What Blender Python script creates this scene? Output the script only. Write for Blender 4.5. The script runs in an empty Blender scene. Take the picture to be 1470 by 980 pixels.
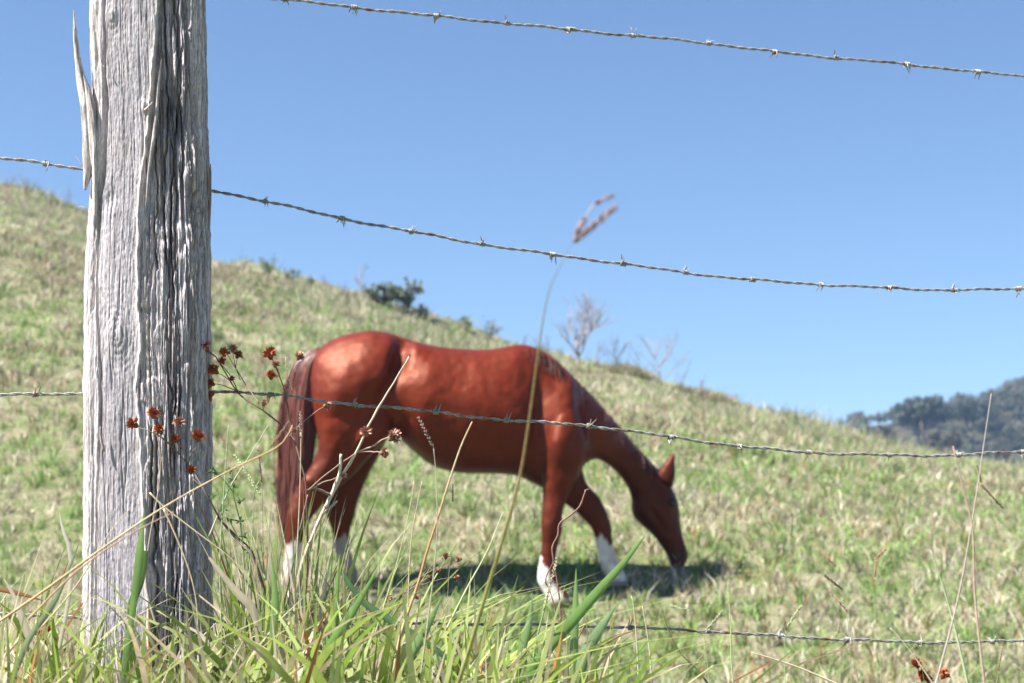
import bpy, bmesh, math, random
import numpy as np
from mathutils import Vector
random.seed(7)
R = math.radians
sc = bpy.context.scene
COL = sc.collection

# ------------------------------------------------------------------ camera, sky, sun, exposure
F = 2400.0                      # focal length in photo pixels (photo 1470 wide)
PITCH = math.atan(360 / F)
cam_d = bpy.data.cameras.new('camera')
cam = bpy.data.objects.new('camera', cam_d); COL.objects.link(cam)
cam_d.sensor_width = 36; cam_d.lens = 36 * F / 1470
cam_d.clip_start = 0.05; cam_d.clip_end = 9000
cam.location = (0, 0, 0); cam.rotation_euler = (R(90) + PITCH, 0, 0)
cam_d.dof.use_dof = True; cam_d.dof.focus_distance = 2.52; cam_d.dof.aperture_fstop = 8.0
sc.camera = cam

SUN = Vector((-0.57, -0.24, 0.785)).normalized()
world = bpy.data.worlds.new('World'); sc.world = world; world.use_nodes = True
wn = world.node_tree.nodes; bg = wn['Background']
sky = wn.new('ShaderNodeTexSky'); sky.sky_type = 'NISHITA'; sky.sun_disc = False
sky.sun_elevation = math.asin(SUN.z); sky.sun_rotation = math.atan2(SUN.x, SUN.y) % (2 * math.pi)
sky.air_density = 1.0; sky.dust_density = 0.0; sky.ozone_density = 5.5; sky.altitude = 600
world.node_tree.links.new(sky.outputs[0], bg.inputs[0]); bg.inputs[1].default_value = 0.0555
sd = bpy.data.lights.new('sun', 'SUN'); sd.energy = 5.0; sd.angle = R(0.53); sd.color = (1.0, 0.97, 0.915)
so = bpy.data.objects.new('sun', sd); COL.objects.link(so); so.rotation_euler = SUN.to_track_quat('Z', 'Y').to_euler()
sc.view_settings.view_transform = 'Standard'; sc.view_settings.look = 'None'; sc.view_settings.gamma = 1
sc.view_settings.exposure = 1.60
sc.cycles.use_denoising = True; sc.cycles.max_bounces = 6; sc.cycles.transparent_max_bounces = 4
sc.cycles.volume_bounces = 0; sc.cycles.caustics_reflective = False; sc.cycles.caustics_refractive = False

# ------------------------------------------------------------------ pixel <-> world (y in photo pixels, Y = distance along +Y)
cP, sP = math.cos(PITCH), math.sin(PITCH)
def ztan(y):
    v = (490 - y) / F
    return (sP + v * cP) / (cP - v * sP)
def P(x, y, Y):
    v = (490 - y) / F
    w = cP - v * sP
    return Vector(((x - 735) / F * Y / w, Y, (sP + v * cP) * Y / w))

# ------------------------------------------------------------------ noise
def _h(ix, iy, s):
    n = (ix.astype(np.int64) * 374761393 + iy.astype(np.int64) * 668265263 + s * 1442695041) & 0x7fffffff
    n = ((n ^ (n >> 13)) * 1274126177) & 0x7fffffff
    return ((n ^ (n >> 16)) & 0xffff) / 65535.0
def vn(x, y, s=0):
    x = np.asarray(x, float); y = np.asarray(y, float)
    ix = np.floor(x); iy = np.floor(y); fx = x - ix; fy = y - iy
    fx = fx * fx * (3 - 2 * fx); fy = fy * fy * (3 - 2 * fy)
    a = _h(ix, iy, s); b = _h(ix + 1, iy, s); c = _h(ix, iy + 1, s); d = _h(ix + 1, iy + 1, s)
    return (a * (1 - fx) + b * fx) * (1 - fy) + (c * (1 - fx) + d * fx) * fy
def fbm(x, y, s=0, o=4, g=0.5):
    t = 0; a = 1; n = 0
    for k in range(o):
        t = t + a * vn(x * 2 ** k, y * 2 ** k, s + 17 * k); n += a; a *= g
    return t / n                                    # 0..1
def sstep(a, b, x):
    t = np.clip((x - a) / (b - a), 0, 1); return t * t * (3 - 2 * t)

# ------------------------------------------------------------------ object helpers
def tag(o, label=None, cat=None, group=None, kind=None):
    if label: o['label'] = label
    if cat: o['category'] = cat
    if group: o['group'] = group
    if kind: o['kind'] = kind
    return o
def thing(name, label, cat, loc=(0, 0, 0), group=None):
    o = bpy.data.objects.new(name, None); COL.objects.link(o); o.location = loc; o.empty_display_size = .1
    return tag(o, label, cat, group)
def mesh_np(name, V, Fq, mat, parent=None, col=None, smooth=True, attrs=None):
    """V (n,3) world coordinates; Fq list/array of faces (all the same length) or list of lists"""
    me = bpy.data.meshes.new(name)
    V = np.asarray(V, np.float32)
    if parent is not None: V = V - np.array(parent_loc(parent), np.float32)
    if isinstance(Fq, np.ndarray):
        k = Fq.shape[1]; n = len(Fq)
        me.vertices.add(len(V)); me.vertices.foreach_set('co', V.ravel())
        me.loops.add(n * k); me.loops.foreach_set('vertex_index', Fq.astype(np.int32).ravel())
        me.polygons.add(n); me.polygons.foreach_set('loop_start', np.arange(0, n * k, k, dtype=np.int32))
        me.polygons.foreach_set('loop_total', np.full(n, k, np.int32))
        me.update(calc_edges=True)
    else:
        me.from_pydata([tuple(v) for v in V], [], [tuple(f) for f in Fq]); me.update()
    if smooth: me.polygons.foreach_set('use_smooth', np.ones(len(me.polygons), bool))
    if col is not None:
        c = np.ones((len(V), 4), np.float32); c[:, :3] = col
        a = me.color_attributes.new('Col', 'FLOAT_COLOR', 'POINT'); a.data.foreach_set('color', c.ravel())
    for k_, v_ in (attrs or {}).items():
        a = me.attributes.new(k_, 'FLOAT', 'POINT'); a.data.foreach_set('value', np.asarray(v_, np.float32))
    me.materials.append(mat)
    o = bpy.data.objects.new(name, me); COL.objects.link(o)
    if parent is not None: o.parent = parent
    return o
def parent_loc(p):
    l = Vector(p.location)
    while p.parent: p = p.parent; l += p.location
    return l

class MB:
    """collects tubes, blades and spikes (world coordinates) into one mesh"""
    def __init__(s): s.v = []; s.f = []; s.c = []
    def add(s, vs, fs, c):
        n = len(s.v); s.v += [tuple(v) for v in vs]; s.f += [tuple(i + n for i in f) for f in fs]
        s.c += ([tuple(c)] * len(vs)) if not hasattr(c[0], '__len__') else [tuple(k) for k in c]
    def tube(s, pts, rad, c, n=6, res=0, flat=1.0):
        pts = [Vector(p) for p in pts]
        if res: pts, rad = resample(pts, rad, res)
        if not hasattr(rad, '__len__'): rad = [rad] * len(pts)
        vs, fs = [], []; N = None
        for i, p in enumerate(pts):
            t = (pts[min(i + 1, len(pts) - 1)] - pts[max(i - 1, 0)]).normalized()
            if N is None:
                N = t.orthogonal().normalized()
            N = (N - t * N.dot(t)).normalized(); B = t.cross(N)
            for k in range(n):
                a = 2 * math.pi * k / n
                vs.append(p + (N * math.cos(a) + B * math.sin(a) * flat) * rad[i])
        m = len(pts)
        for i in range(m - 1):
            for k in range(n):
                fs.append((i * n + k, i * n + (k + 1) % n, (i + 1) * n + (k + 1) % n, (i + 1) * n + k))
        fs.append(tuple(range(n - 1, -1, -1))); fs.append(tuple((m - 1) * n + k for k in range(n)))
        s.add(vs, fs, c); return s
    def blade(s, pts, w, c, side=None, res=8, fold=.25, tw=0.0, c2=None):
        pts = [Vector(p) for p in pts]
        pts, w = resample(pts, w, res)
        vs, fs, cs = [], [], []
        for i, p in enumerate(pts):
            t = (pts[min(i + 1, len(pts) - 1)] - pts[max(i - 1, 0)]).normalized()
            sd_ = Vector(side) if side is not None else Vector((0, -1, 0)).cross(t)
            sd_ = (sd_ - t * sd_.dot(t)).normalized()
            nn = t.cross(sd_)
            a = tw * i / len(pts)
            S = sd_ * math.cos(a) + nn * math.sin(a); M = nn * math.cos(a) - sd_ * math.sin(a)
            vs += [p - S * w[i] / 2, p + M * w[i] * fold, p + S * w[i] / 2]
            f_ = i / (len(pts) - 1)
            cc = c if c2 is None else tuple(c[j] * (1 - f_) + c2[j] * f_ for j in range(3))
            cs += [cc, tuple(min(1, q * 1.25) for q in cc), cc]
        for i in range(len(pts) - 1):
            b = i * 3; fs += [(b, b + 1, b + 4, b + 3), (b + 1, b + 2, b + 5, b + 4)]
        s.add(vs, fs, cs); return s
    def build(s, name, mat, parent=None, smooth=True):
        return mesh_np(name, np.array(s.v), s.f, mat, parent, np.array(s.c), smooth)
def resample(pts, rad, n):
    m = len(pts)
    if not hasattr(rad, '__len__'): rad = [rad] * m
    if len(rad) != m: rad = list(np.interp(np.linspace(0, 1, m), np.linspace(0, 1, len(rad)), rad))
    out, ro = [], []
    L = [0]
    for i in range(m - 1): L.append(L[-1] + (pts[i + 1] - pts[i]).length)
    for k in range(n + 1):
        d = L[-1] * k / n; i = 0
        while i < m - 2 and L[i + 1] < d: i += 1
        t = (d - L[i]) / max(1e-9, L[i + 1] - L[i])
        p0 = pts[max(i - 1, 0)]; p1 = pts[i]; p2 = pts[i + 1]; p3 = pts[min(i + 2, m - 1)]
        out.append(.5 * ((2 * p1) + (p2 - p0) * t + (2 * p0 - 5 * p1 + 4 * p2 - p3) * t * t + (3 * p1 - p0 - 3 * p2 + p3) * t ** 3))
        ro.append(rad[i] * (1 - t) + rad[i + 1] * t)
    return out, ro

# ------------------------------------------------------------------ materials
def mat_base(name):
    m = bpy.data.materials.new(name); m.use_nodes = True
    nt = m.node_tree; b = nt.nodes['Principled BSDF']
    return m, nt, b
def N(nt, t, **k):
    n = nt.nodes.new(t)
    for a, v in k.items(): setattr(n, a, v)
    return n
def mix_rgb(nt, fac, a, b, mode='MIX'):
    n = N(nt, 'ShaderNodeMix', data_type='RGBA', blend_type=mode)
    L = nt.links.new
    for s_, v in ((0, fac), (6, a), (7, b)):
        if hasattr(v, 'is_output'): L(v, n.inputs[s_])
        else: n.inputs[s_].default_value = v if s_ == 0 else (*v, 1)
    return n.outputs[2]
def noise(nt, scale, detail=4, rough=.55, vec=None, stretch=None, coord='Object'):
    tc = N(nt, 'ShaderNodeTexCoord'); src = tc.outputs[coord]
    if stretch:
        mp = N(nt, 'ShaderNodeMapping'); mp.inputs['Scale'].default_value = stretch
        nt.links.new(src, mp.inputs[0]); src = mp.outputs[0]
    n = N(nt, 'ShaderNodeTexNoise'); n.inputs['Scale'].default_value = scale
    n.inputs['Detail'].default_value = detail; n.inputs['Roughness'].default_value = rough
    nt.links.new(src, n.inputs['Vector']); return n.outputs[0]
def ramp(nt, fac, stops):
    r = N(nt, 'ShaderNodeValToRGB'); nt.links.new(fac, r.inputs[0])
    e = r.color_ramp.elements
    while len(e) < len(stops): e.new(.5)
    for q, (p, c) in zip(e, stops): q.position = p; q.color = (*c, 1) if hasattr(c, '__len__') else (c, c, c, 1)
    return r.outputs[0]
def bump(nt, b, h, strength, dist):
    n = N(nt, 'ShaderNodeBump'); n.inputs['Strength'].default_value = strength; n.inputs['Distance'].default_value = dist
    nt.links.new(h, n.inputs['Height']); nt.links.new(n.outputs[0], b.inputs['Normal']); return n

def mat_plant(name, trans=.35, rough=.5, spec=.35):
    """thin leaf: attribute colour, diffuse + translucent + faint gloss"""
    m, nt, b = mat_base(name); L = nt.links.new
    at = N(nt, 'ShaderNodeAttribute', attribute_name='Col')
    v = noise(nt, 60, 3, .6, stretch=(1, 1, .25))
    c = mix_rgb(nt, .55, at.outputs[0], ramp(nt, v, [(.3, .45), (.7, 1.0)]), 'MULTIPLY')
    L(c, b.inputs['Base Color']); b.inputs['Roughness'].default_value = rough; b.inputs['Specular IOR Level'].default_value = spec
    tr = N(nt, 'ShaderNodeBsdfTranslucent'); L(c, tr.inputs[0])
    mx = N(nt, 'ShaderNodeMixShader'); mx.inputs[0].default_value = trans
    L(b.outputs[0], mx.inputs[1]); L(tr.outputs[0], mx.inputs[2]); L(mx.outputs[0], nt.nodes['Material Output'].inputs[0])
    return m
M_grass = mat_plant('grass_blade', .46)
M_pasture = mat_plant('pasture_blade', .35, .6, .25)
M_leaf = mat_plant('crown_leaf', .3, .55)
def mat_attr(name, rough=.7, spec=.3, sc_=150, lo=.55, metal=0):
    m, nt, b = mat_base(name)
    at = N(nt, 'ShaderNodeAttribute', attribute_name='Col')
    v = noise(nt, sc_, 4, .6)
    nt.links.new(mix_rgb(nt, .8, at.outputs[0], ramp(nt, v, [(.3, lo), (.7, 1.0)]), 'MULTIPLY'), b.inputs['Base Color'])
    b.inputs['Roughness'].default_value = rough; b.inputs['Specular IOR Level'].default_value = spec; b.inputs['Metallic'].default_value = metal
    return m
M_stem = mat_attr('dry_stem')
M_head = mat_attr('dried_flower', .9, .15, 400, .6)
M_bark = mat_attr('bark', .85, .2, 20)
M_hair = mat_attr('horse_hair', .42, .45, 90, .6)
M_hoof = mat_attr('hoof_horn', .5, .4, 60, .6)

m, nt, b = mat_base('galvanised_wire')
v = noise(nt, 260, 4, .6); b.inputs['Metallic'].default_value = .25; b.inputs['Roughness'].default_value = .48
v2 = noise(nt, 22, 4, .6)
nt.links.new(mix_rgb(nt, ramp(nt, v2, [(.52, 0.0), (.66, .85)]), ramp(nt, v, [(.3, (.16, .15, .14)), (.55, (.34, .33, .31)), (.75, (.50, .48, .45))]), (.17, .085, .045)), b.inputs['Base Color'])
bump(nt, b, v, .3, .0004); M_wire = m

m, nt, b = mat_base('eye_dark'); b.inputs['Base Color'].default_value = (.012, .007, .005, 1); b.inputs['Roughness'].default_value = .08; M_eye = m

# soil under the grass
m, nt, b = mat_base('pasture_soil')
a1 = noise(nt, 3.0, 6, .65, coord='Object'); a2 = noise(nt, 35, 5, .7)
c = mix_rgb(nt, ramp(nt, a1, [(.42, 0.0), (.58, 1.0)]), (.15, .19, .07), (.28, .25, .16))
c = mix_rgb(nt, .7, c, ramp(nt, a2, [(.3, .45), (.7, 1.2)]), 'MULTIPLY')
nt.links.new(c, b.inputs['Base Color']); b.inputs['Roughness'].default_value = 1; b.inputs['Specular IOR Level'].default_value = .1
bump(nt, b, a2, .8, .03); M_soil = m

# far wooded hill floor
m, nt, b = mat_base('hill_scrub')
a1 = noise(nt, .09, 6, .65); a2 = noise(nt, .8, 5, .7)
c = mix_rgb(nt, ramp(nt, a1, [(.4, 0.0), (.6, 1.0)]), (.055, .062, .036), (.125, .095, .062))
c = mix_rgb(nt, .7, c, ramp(nt, a2, [(.3, .4), (.7, 1.2)]), 'MULTIPLY')
nt.links.new(c, b.inputs['Base Color']); b.inputs['Roughness'].default_value = 1; b.inputs['Specular IOR Level'].default_value = .1
bump(nt, b, a2, 1, 1.2); M_hill = m

# weathered wood: grain is fine noise pulled out along the post
m, nt, b = mat_base('weathered_wood'); L = nt.links.new
at = N(nt, 'ShaderNodeAttribute', attribute_name='Col')
g1 = noise(nt, 9, 8, .7, stretch=(26, 26, 1.5)); g2 = noise(nt, 60, 6, .75, stretch=(9, 9, .8)); g3 = noise(nt, 5, 5, .6); g4 = noise(nt, 330, 4, .7, stretch=(1, 1, .45))
c = mix_rgb(nt, .85, at.outputs[0], ramp(nt, g1, [(.32, (.50, .46, .47)), (.5, (.95, .94, .95)), (.68, (1.25, 1.2, 1.17))]), 'MULTIPLY')
c = mix_rgb(nt, .75, c, ramp(nt, g2, [(.36, .28), (.5, 1.0), (.7, 1.15)]), 'MULTIPLY')
c = mix_rgb(nt, .45, c, ramp(nt, g3, [(.35, (.8, .78, .86)), (.65, (1.1, 1.05, 1.0))]), 'MULTIPLY')
c = mix_rgb(nt, .6, c, ramp(nt, g4, [(.36, .62), (.6, 1.1)]), 'MULTIPLY')
L(c, b.inputs['Base Color']); b.inputs['Roughness'].default_value = .82; b.inputs['Specular IOR Level'].default_value = .25
bn1 = N(nt, 'ShaderNodeBump'); bn1.inputs['Strength'].default_value = .5; bn1.inputs['Distance'].default_value = .0022; L(g1, bn1.inputs['Height'])
bn2 = N(nt, 'ShaderNodeBump'); bn2.inputs['Strength'].default_value = .7; bn2.inputs['Distance'].default_value = .0012; L(g2, bn2.inputs['Height'])
bn3 = N(nt, 'ShaderNodeBump'); bn3.inputs['Strength'].default_value = .6; bn3.inputs['Distance'].default_value = .0008; L(g4, bn3.inputs['Height'])
L(bn1.outputs[0], bn2.inputs['Normal']); L(bn2.outputs[0], bn3.inputs['Normal']); L(bn3.outputs[0], b.inputs['Normal']); M_wood = m

# horse coat
m, nt, b = mat_base('chestnut_coat'); L = nt.links.new
at = N(nt, 'ShaderNodeAttribute', attribute_name='Col')
g1 = noise(nt, 26, 6, .65, stretch=(1, 1, .5)); g2 = noise(nt, 3.0, 3, .5)
c = mix_rgb(nt, .5, at.outputs[0], ramp(nt, g1, [(.3, .4), (.7, 1.35)]), 'MULTIPLY')
c = mix_rgb(nt, .4, c, ramp(nt, g2, [(.35, .7), (.65, 1.15)]), 'MULTIPLY')
L(c, b.inputs['Base Color']); b.inputs['Roughness'].default_value = .48; b.inputs['Specular IOR Level'].default_value = .5; b.inputs['Specular Tint'].default_value = (1, .42, .25, 1)
b.inputs['Sheen Weight'].default_value = .0; b.inputs['Sheen Roughness'].default_value = .4; b.inputs['Sheen Tint'].default_value = (1, .7, .55, 1)
g5 = noise(nt, 150, 4, .7, stretch=(.35, 1, 1)); bump(nt, b, g5, .5, .003); M_coat = m

# ------------------------------------------------------------------ terrain
CX = [-500, -200, 0, 60, 130, 220, 305, 400, 500, 600, 700, 830, 890, 925, 960, 1000, 1100, 1200, 1300, 1400, 1470, 1700, 2100]
CY = [190, 225, 276, 290, 314, 345, 376, 396, 432, 466, 494, 532, 536, 545, 560, 577, 604, 628, 652, 668, 676, 700, 730]
YC = 34.0
def H(X, Y):
    X = np.asarray(X, float); Y = np.asarray(Y, float)
    Ys = np.maximum(Y, 4.5)
    yc = np.full(np.broadcast(X, Y).shape, 500.0)
    for _ in range(3):
        v = (490 - yc) / F
        px = 735 + F * (X / Ys) * (cP - v * sP)
        yc = np.interp(px, CX, CY)
    a = 870 - yc
    p = np.clip(810 / a, 1.2, 2.7)
    g = ((9 / np.minimum(Ys, YC)) ** p - (9 / YC) ** p) / (1 - (9 / YC) ** p)
    y = yc + a * g
    v = (490 - np.clip(y, -200, 1500)) / F
    z = Ys * (sP + v * cP) / (cP - v * sP)
    n = (fbm(X * .35 + 9, Y * .35, 3, 5) - .5)
    z = z + n * np.clip(Ys - 9.6, 0, 25) * .034 + (fbm(X * 1.6, Y * 1.6, 5, 3) - .5) * .05 * sstep(9.5, 14, Ys)
    z = z - .012 * np.maximum(Y - YC, 0) ** 2
    z = np.maximum(z, -3.0 + (fbm(X * .02, Y * .02, 8, 3) - .5) * 1.5)
    zn = -.43 + .05 * (fbm(X * .9, Y * .9, 11, 3) - .5) + .05 * sstep(.4, -.6, X)
    k = .05
    near = sstep(9.0, 6.5, Y)
    zz = np.where(Y < 9.0, np.logaddexp(z / k, zn / k) * k, z)
    return np.where(Y < 4.5, zn, zz)
def Hs(x, y): return float(H(np.array([x]), np.array([y]))[0])
def ground_Y(px, py, lo=8.2, hi=14):
    for _ in range(40):
        mid = (lo + hi) / 2; q = P(px, py, mid)
        if Hs(q.x, mid) < q.z: lo = mid
        else: hi = mid
    return (lo + hi) / 2
ys = np.concatenate([np.linspace(-14, 4.4, 36), np.geomspace(4.5, 60, 330), np.geomspace(61, 4000, 50)])
xs = np.sinh(np.linspace(-8.2, 8.2, 520)) * 1.1
XX, YY = np.meshgrid(xs, ys)
ZZ = H(XX, YY)
V = np.stack([XX.ravel(), YY.ravel(), ZZ.ravel()], 1)
ny, nx = XX.shape
I = np.arange(ny * nx).reshape(ny, nx)
Q = np.stack([I[:-1, :-1].ravel(), I[:-1, 1:].ravel(), I[1:, 1:].ravel(), I[1:, :-1].ravel()], 1)
tag(mesh_np('ground', V, Q, M_soil), 'sloping pasture ground under the grass, rising to the left', None, kind='structure')

# far hill to the right
HX = [-400, 900, 1150, 1210, 1240, 1275, 1320, 1360, 1400, 1440, 1470, 1560, 1700, 2000, 2600]
HY = [760, 720, 655, 628, 618, 606, 596, 590, 580, 568, 560, 540, 530, 560, 600]
def HH(X, Y):
    px = 735 + F * (X / Y) * (cP + .02)
    yc = np.interp(px, HX, HY)
    t = np.clip((Y - 110) / 110, 0, 1)
    top = 220 * (sP + (490 - yc) / F * cP) / (cP - (490 - yc) / F * sP)
    z = -4 + (top + 4) * t ** 1.1 - .004 * np.maximum(Y - 220, 0) ** 2
    return z + (fbm(X * .05, Y * .05, 21, 4) - .5) * 5 * t
hy = np.linspace(105, 330, 90); hx = np.linspace(-1.1, 1.1, 200)
HXg, HYg = np.meshgrid(hx, hy); HXg = HXg * 180 + 60
HZ = np.maximum(HH(HXg, HYg), -8)
I = np.arange(HXg.size).reshape(HXg.shape)
Q = np.stack([I[:-1, :-1].ravel(), I[:-1, 1:].ravel(), I[1:, 1:].ravel(), I[1:, :-1].ravel()], 1)
tag(mesh_np('hills', np.stack([HXg.ravel(), HYg.ravel(), HZ.ravel()], 1), Q, M_hill), 'distant brown green hillside at the right', None, kind='structure')

# ------------------------------------------------------------------ blades, vectorised
def blades_np(B, h, w, lean, curl, colr, face=None, ns=3, rng=None):
    """B (n,3) roots, h heights, w widths, lean (n,2) horizontal tip offset, curl extra droop 0..1"""
    n = len(B); rng = rng or np.random.default_rng(1)
    ang = rng.uniform(0, np.pi, n) if face is None else face
    S = np.stack([np.cos(ang), np.sin(ang), np.zeros(n)], 1)
    V = np.zeros((n, 2 * ns + 1, 3)); C = np.zeros((n, 2 * ns + 1, 3))
    for i in range(ns + 1):
        t = i / ns
        p = B.copy()
        p[:, :2] += lean * (t ** 1.7)[..., None] if hasattr(t, 'shape') else lean * t ** 1.7
        p[:, 2] += h * (t - curl * t * t * .9)
        ww = w * (.75 + .9 * t - 1.65 * t * t) if i < ns else w * 0
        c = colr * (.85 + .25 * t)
        if i < ns:
            V[:, 2 * i] = p - S * ww[:, None] / 2; V[:, 2 * i + 1] = p + S * ww[:, None] / 2
            C[:, 2 * i] = c; C[:, 2 * i + 1] = c
        else:
            V[:, 2 * i] = p; C[:, 2 * i] = c
    m_ = 2 * ns + 1
    base = (np.arange(n) * m_)[:, None, None]
    q = np.array([[2 * i, 2 * i + 1, 2 * i + 3, 2 * i + 2] for i in range(ns - 1)])
    Qd = (base + q[None]).reshape(-1, 4) if ns > 1 else np.zeros((0, 4), int)
    T = (base[:, 0] + np.array([[2 * ns - 2, 2 * ns - 1, 2 * ns]]))
    # triangles written as quads would degenerate; split everything to triangles
    T1 = Qd[:, [0, 1, 2]]; T2 = Qd[:, [0, 2, 3]]
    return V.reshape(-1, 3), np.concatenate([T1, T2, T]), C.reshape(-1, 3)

rng = np.random.default_rng(5)
GREEN = np.array([[.22, .33, .09], [.26, .37, .12], [.30, .39, .16], [.17, .28, .07]])
STRAW = np.array([[.46, .41, .28], [.54, .49, .36], [.40, .36, .24], [.38, .31, .21], [.62, .56, .44]])
RUST = np.array([[.30, .15, .075], [.34, .20, .12]])
def pasture(n, y0, y1, spread, hmul, power):
    u = rng.uniform(0, 1, n)
    if power == 2: Y = y0 * (y1 / y0) ** u                      # density ~ 1/Y^2 over a fan
    else: Y = y0 + (y1 - y0) * u
    X = rng.uniform(-1, 1, n) * spread * Y
    X0, Y0 = X, Y
    cell = .075 + .006 * Y
    tx = np.round(X / cell) * cell + (_h(np.round(X / cell), np.round(Y / cell), 4) - .5) * cell
    ty = np.round(Y / cell) * cell + (_h(np.round(X / cell), np.round(Y / cell), 6) - .5) * cell
    k = rng.uniform(.0, 1, n)[:, None] ** .7
    XY = np.stack([X, Y], 1) * k + np.stack([tx, ty], 1) * (1 - k)
    X, Y = XY[:, 0], XY[:, 1]
    Z = H(X, Y) - .012
    th = _h(np.round(X / cell), np.round(Y / cell), 9)
    h = (.045 + .085 * rng.uniform(0, 1, n) ** 1.4) * (.7 + .7 * th) * hmul * (1 + .018 * np.maximum(Y - 9, 0))
    w = rng.uniform(.006, .014, n) * (1 + .045 * np.maximum(Y - 9, 0)) * hmul ** .5
    dry = fbm(X * .55, Y * .35, 31, 4)
    fine = fbm(X * 3.5, Y * 2.5, 37, 3)
    pd = sstep(.30, .74, dry * .6 + fine * .4 + .004 * np.maximum(Y - 9, 0)) * .75 + .16
    tr_ = _h(np.round(X0 / cell), np.round(Y0 / cell), 14)
    isd = np.where(rng.uniform(0, 1, n) < .6, tr_, rng.uniform(0, 1, n)) < pd
    c = np.where(isd[:, None], STRAW[rng.integers(0, 5, n)], GREEN[rng.integers(0, 4, n)])
    rust = (rng.uniform(0, 1, n) < .05 + .10 * (fbm(X * .8, Y * .8, 41, 3) > .6))
    c = np.where(rust[:, None], RUST[rng.integers(0, 2, n)], c)
    c = c * (rng.uniform(.85, 1.4, n) * (.74 + .52 * _h(np.round(X0 / cell), np.round(Y0 / cell), 15)))[:, None]
    a = rng.uniform(0, 2 * np.pi, n); ll = h * np.abs(rng.normal(.55, .4, n))
    lean = np.stack([np.cos(a), np.sin(a)], 1) * ll[:, None]
    return blades_np(np.stack([X, Y, Z], 1), h, w, lean, rng.uniform(0, .6, n), c, ns=2, rng=rng)
parts = [pasture(190000, 7.3, 43, .41, 1.0, 2), pasture(9000, 2.6, 7.6, .8, 1.2, 1), pasture(26000, 7.3, 34, .8, 1.2, 2)]
# longer seedy grass on the crest
def crest(n):
    px = rng.uniform(-250, 1650, n); Y = rng.uniform(22, 42, n)
    X = (px - 735) / F * Y * 1.02
    cl = fbm(px * .02, Y * .25, 51, 4)
    keep = cl > .47; X, Y, px = X[keep], Y[keep], px[keep]; n = len(X)
    Z = H(X, Y) - .03
    h = rng.uniform(.08, .30, n) * (.5 + 1.3 * sstep(.4, .8, fbm(X * .5, Y * .3, 52, 3)))
    c = np.where((rng.uniform(0, 1, n) < .7)[:, None], STRAW[rng.integers(0, 5, n)] * .9, GREEN[rng.integers(0, 4, n)])
    lean = rng.normal(0, .3, (n, 2)) * h[:, None]
    return blades_np(np.stack([X, Y, Z], 1), h, rng.uniform(.010, .024, n), lean, rng.uniform(0, .4, n), c, ns=2, rng=rng)
parts.append(crest(34000))
def rough_tufts(n, k):
    px_ = rng.uniform(-200, 1560, n); Y = 13 + 22 * rng.uniform(0, 1, n) ** .7
    keep = (px_ < 420) | (rng.uniform(0, 1, n) < .38); px_, Y = px_[keep], Y[keep]; n = len(px_)
    X = (px_ - 735) / F * Y; R_ = rng.uniform(.10, .34, n); big = rng.uniform(.5, 1.3, n); kind = rng.integers(0, 4, n)
    pal = np.array([[.36, .27, .18], [.26, .20, .13], [.14, .20, .065], [.50, .42, .30]])
    i = np.repeat(np.arange(n), k); m_ = len(i); a = rng.uniform(0, 2 * np.pi, m_); q = np.sqrt(rng.uniform(0, 1, m_)) * R_[i]
    x, y = X[i] + np.cos(a) * q * 1.6, Y[i] + np.sin(a) * q
    h = rng.uniform(.08, .24, m_) * big[i] * (1.15 - .6 * q / R_[i])
    c = np.where((rng.uniform(0, 1, m_) < .7)[:, None], pal[kind[i]], pal[rng.integers(0, 4, m_)]) * rng.uniform(.75, 1.2, m_)[:, None]
    lean = np.stack([np.cos(a), np.sin(a)], 1) * (h * q / R_[i] * .8)[:, None] + rng.normal(0, .02, (m_, 2))
    return blades_np(np.stack([x, y, H(x, y) - .02], 1), h, rng.uniform(.012, .024, m_), lean, rng.uniform(0, .5, m_), c, ns=2, rng=rng)
parts.append(rough_tufts(1000, 70))
off = 0; Vs, Fs, Cs = [], [], []
for v_, f_, c_ in parts:
    Vs.append(v_); Fs.append(f_ + off); Cs.append(c_); off += len(v_)
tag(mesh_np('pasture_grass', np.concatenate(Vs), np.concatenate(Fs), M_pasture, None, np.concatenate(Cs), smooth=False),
    'short green and straw coloured grass covering the sloping pasture', 'grass', kind='stuff')

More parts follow.
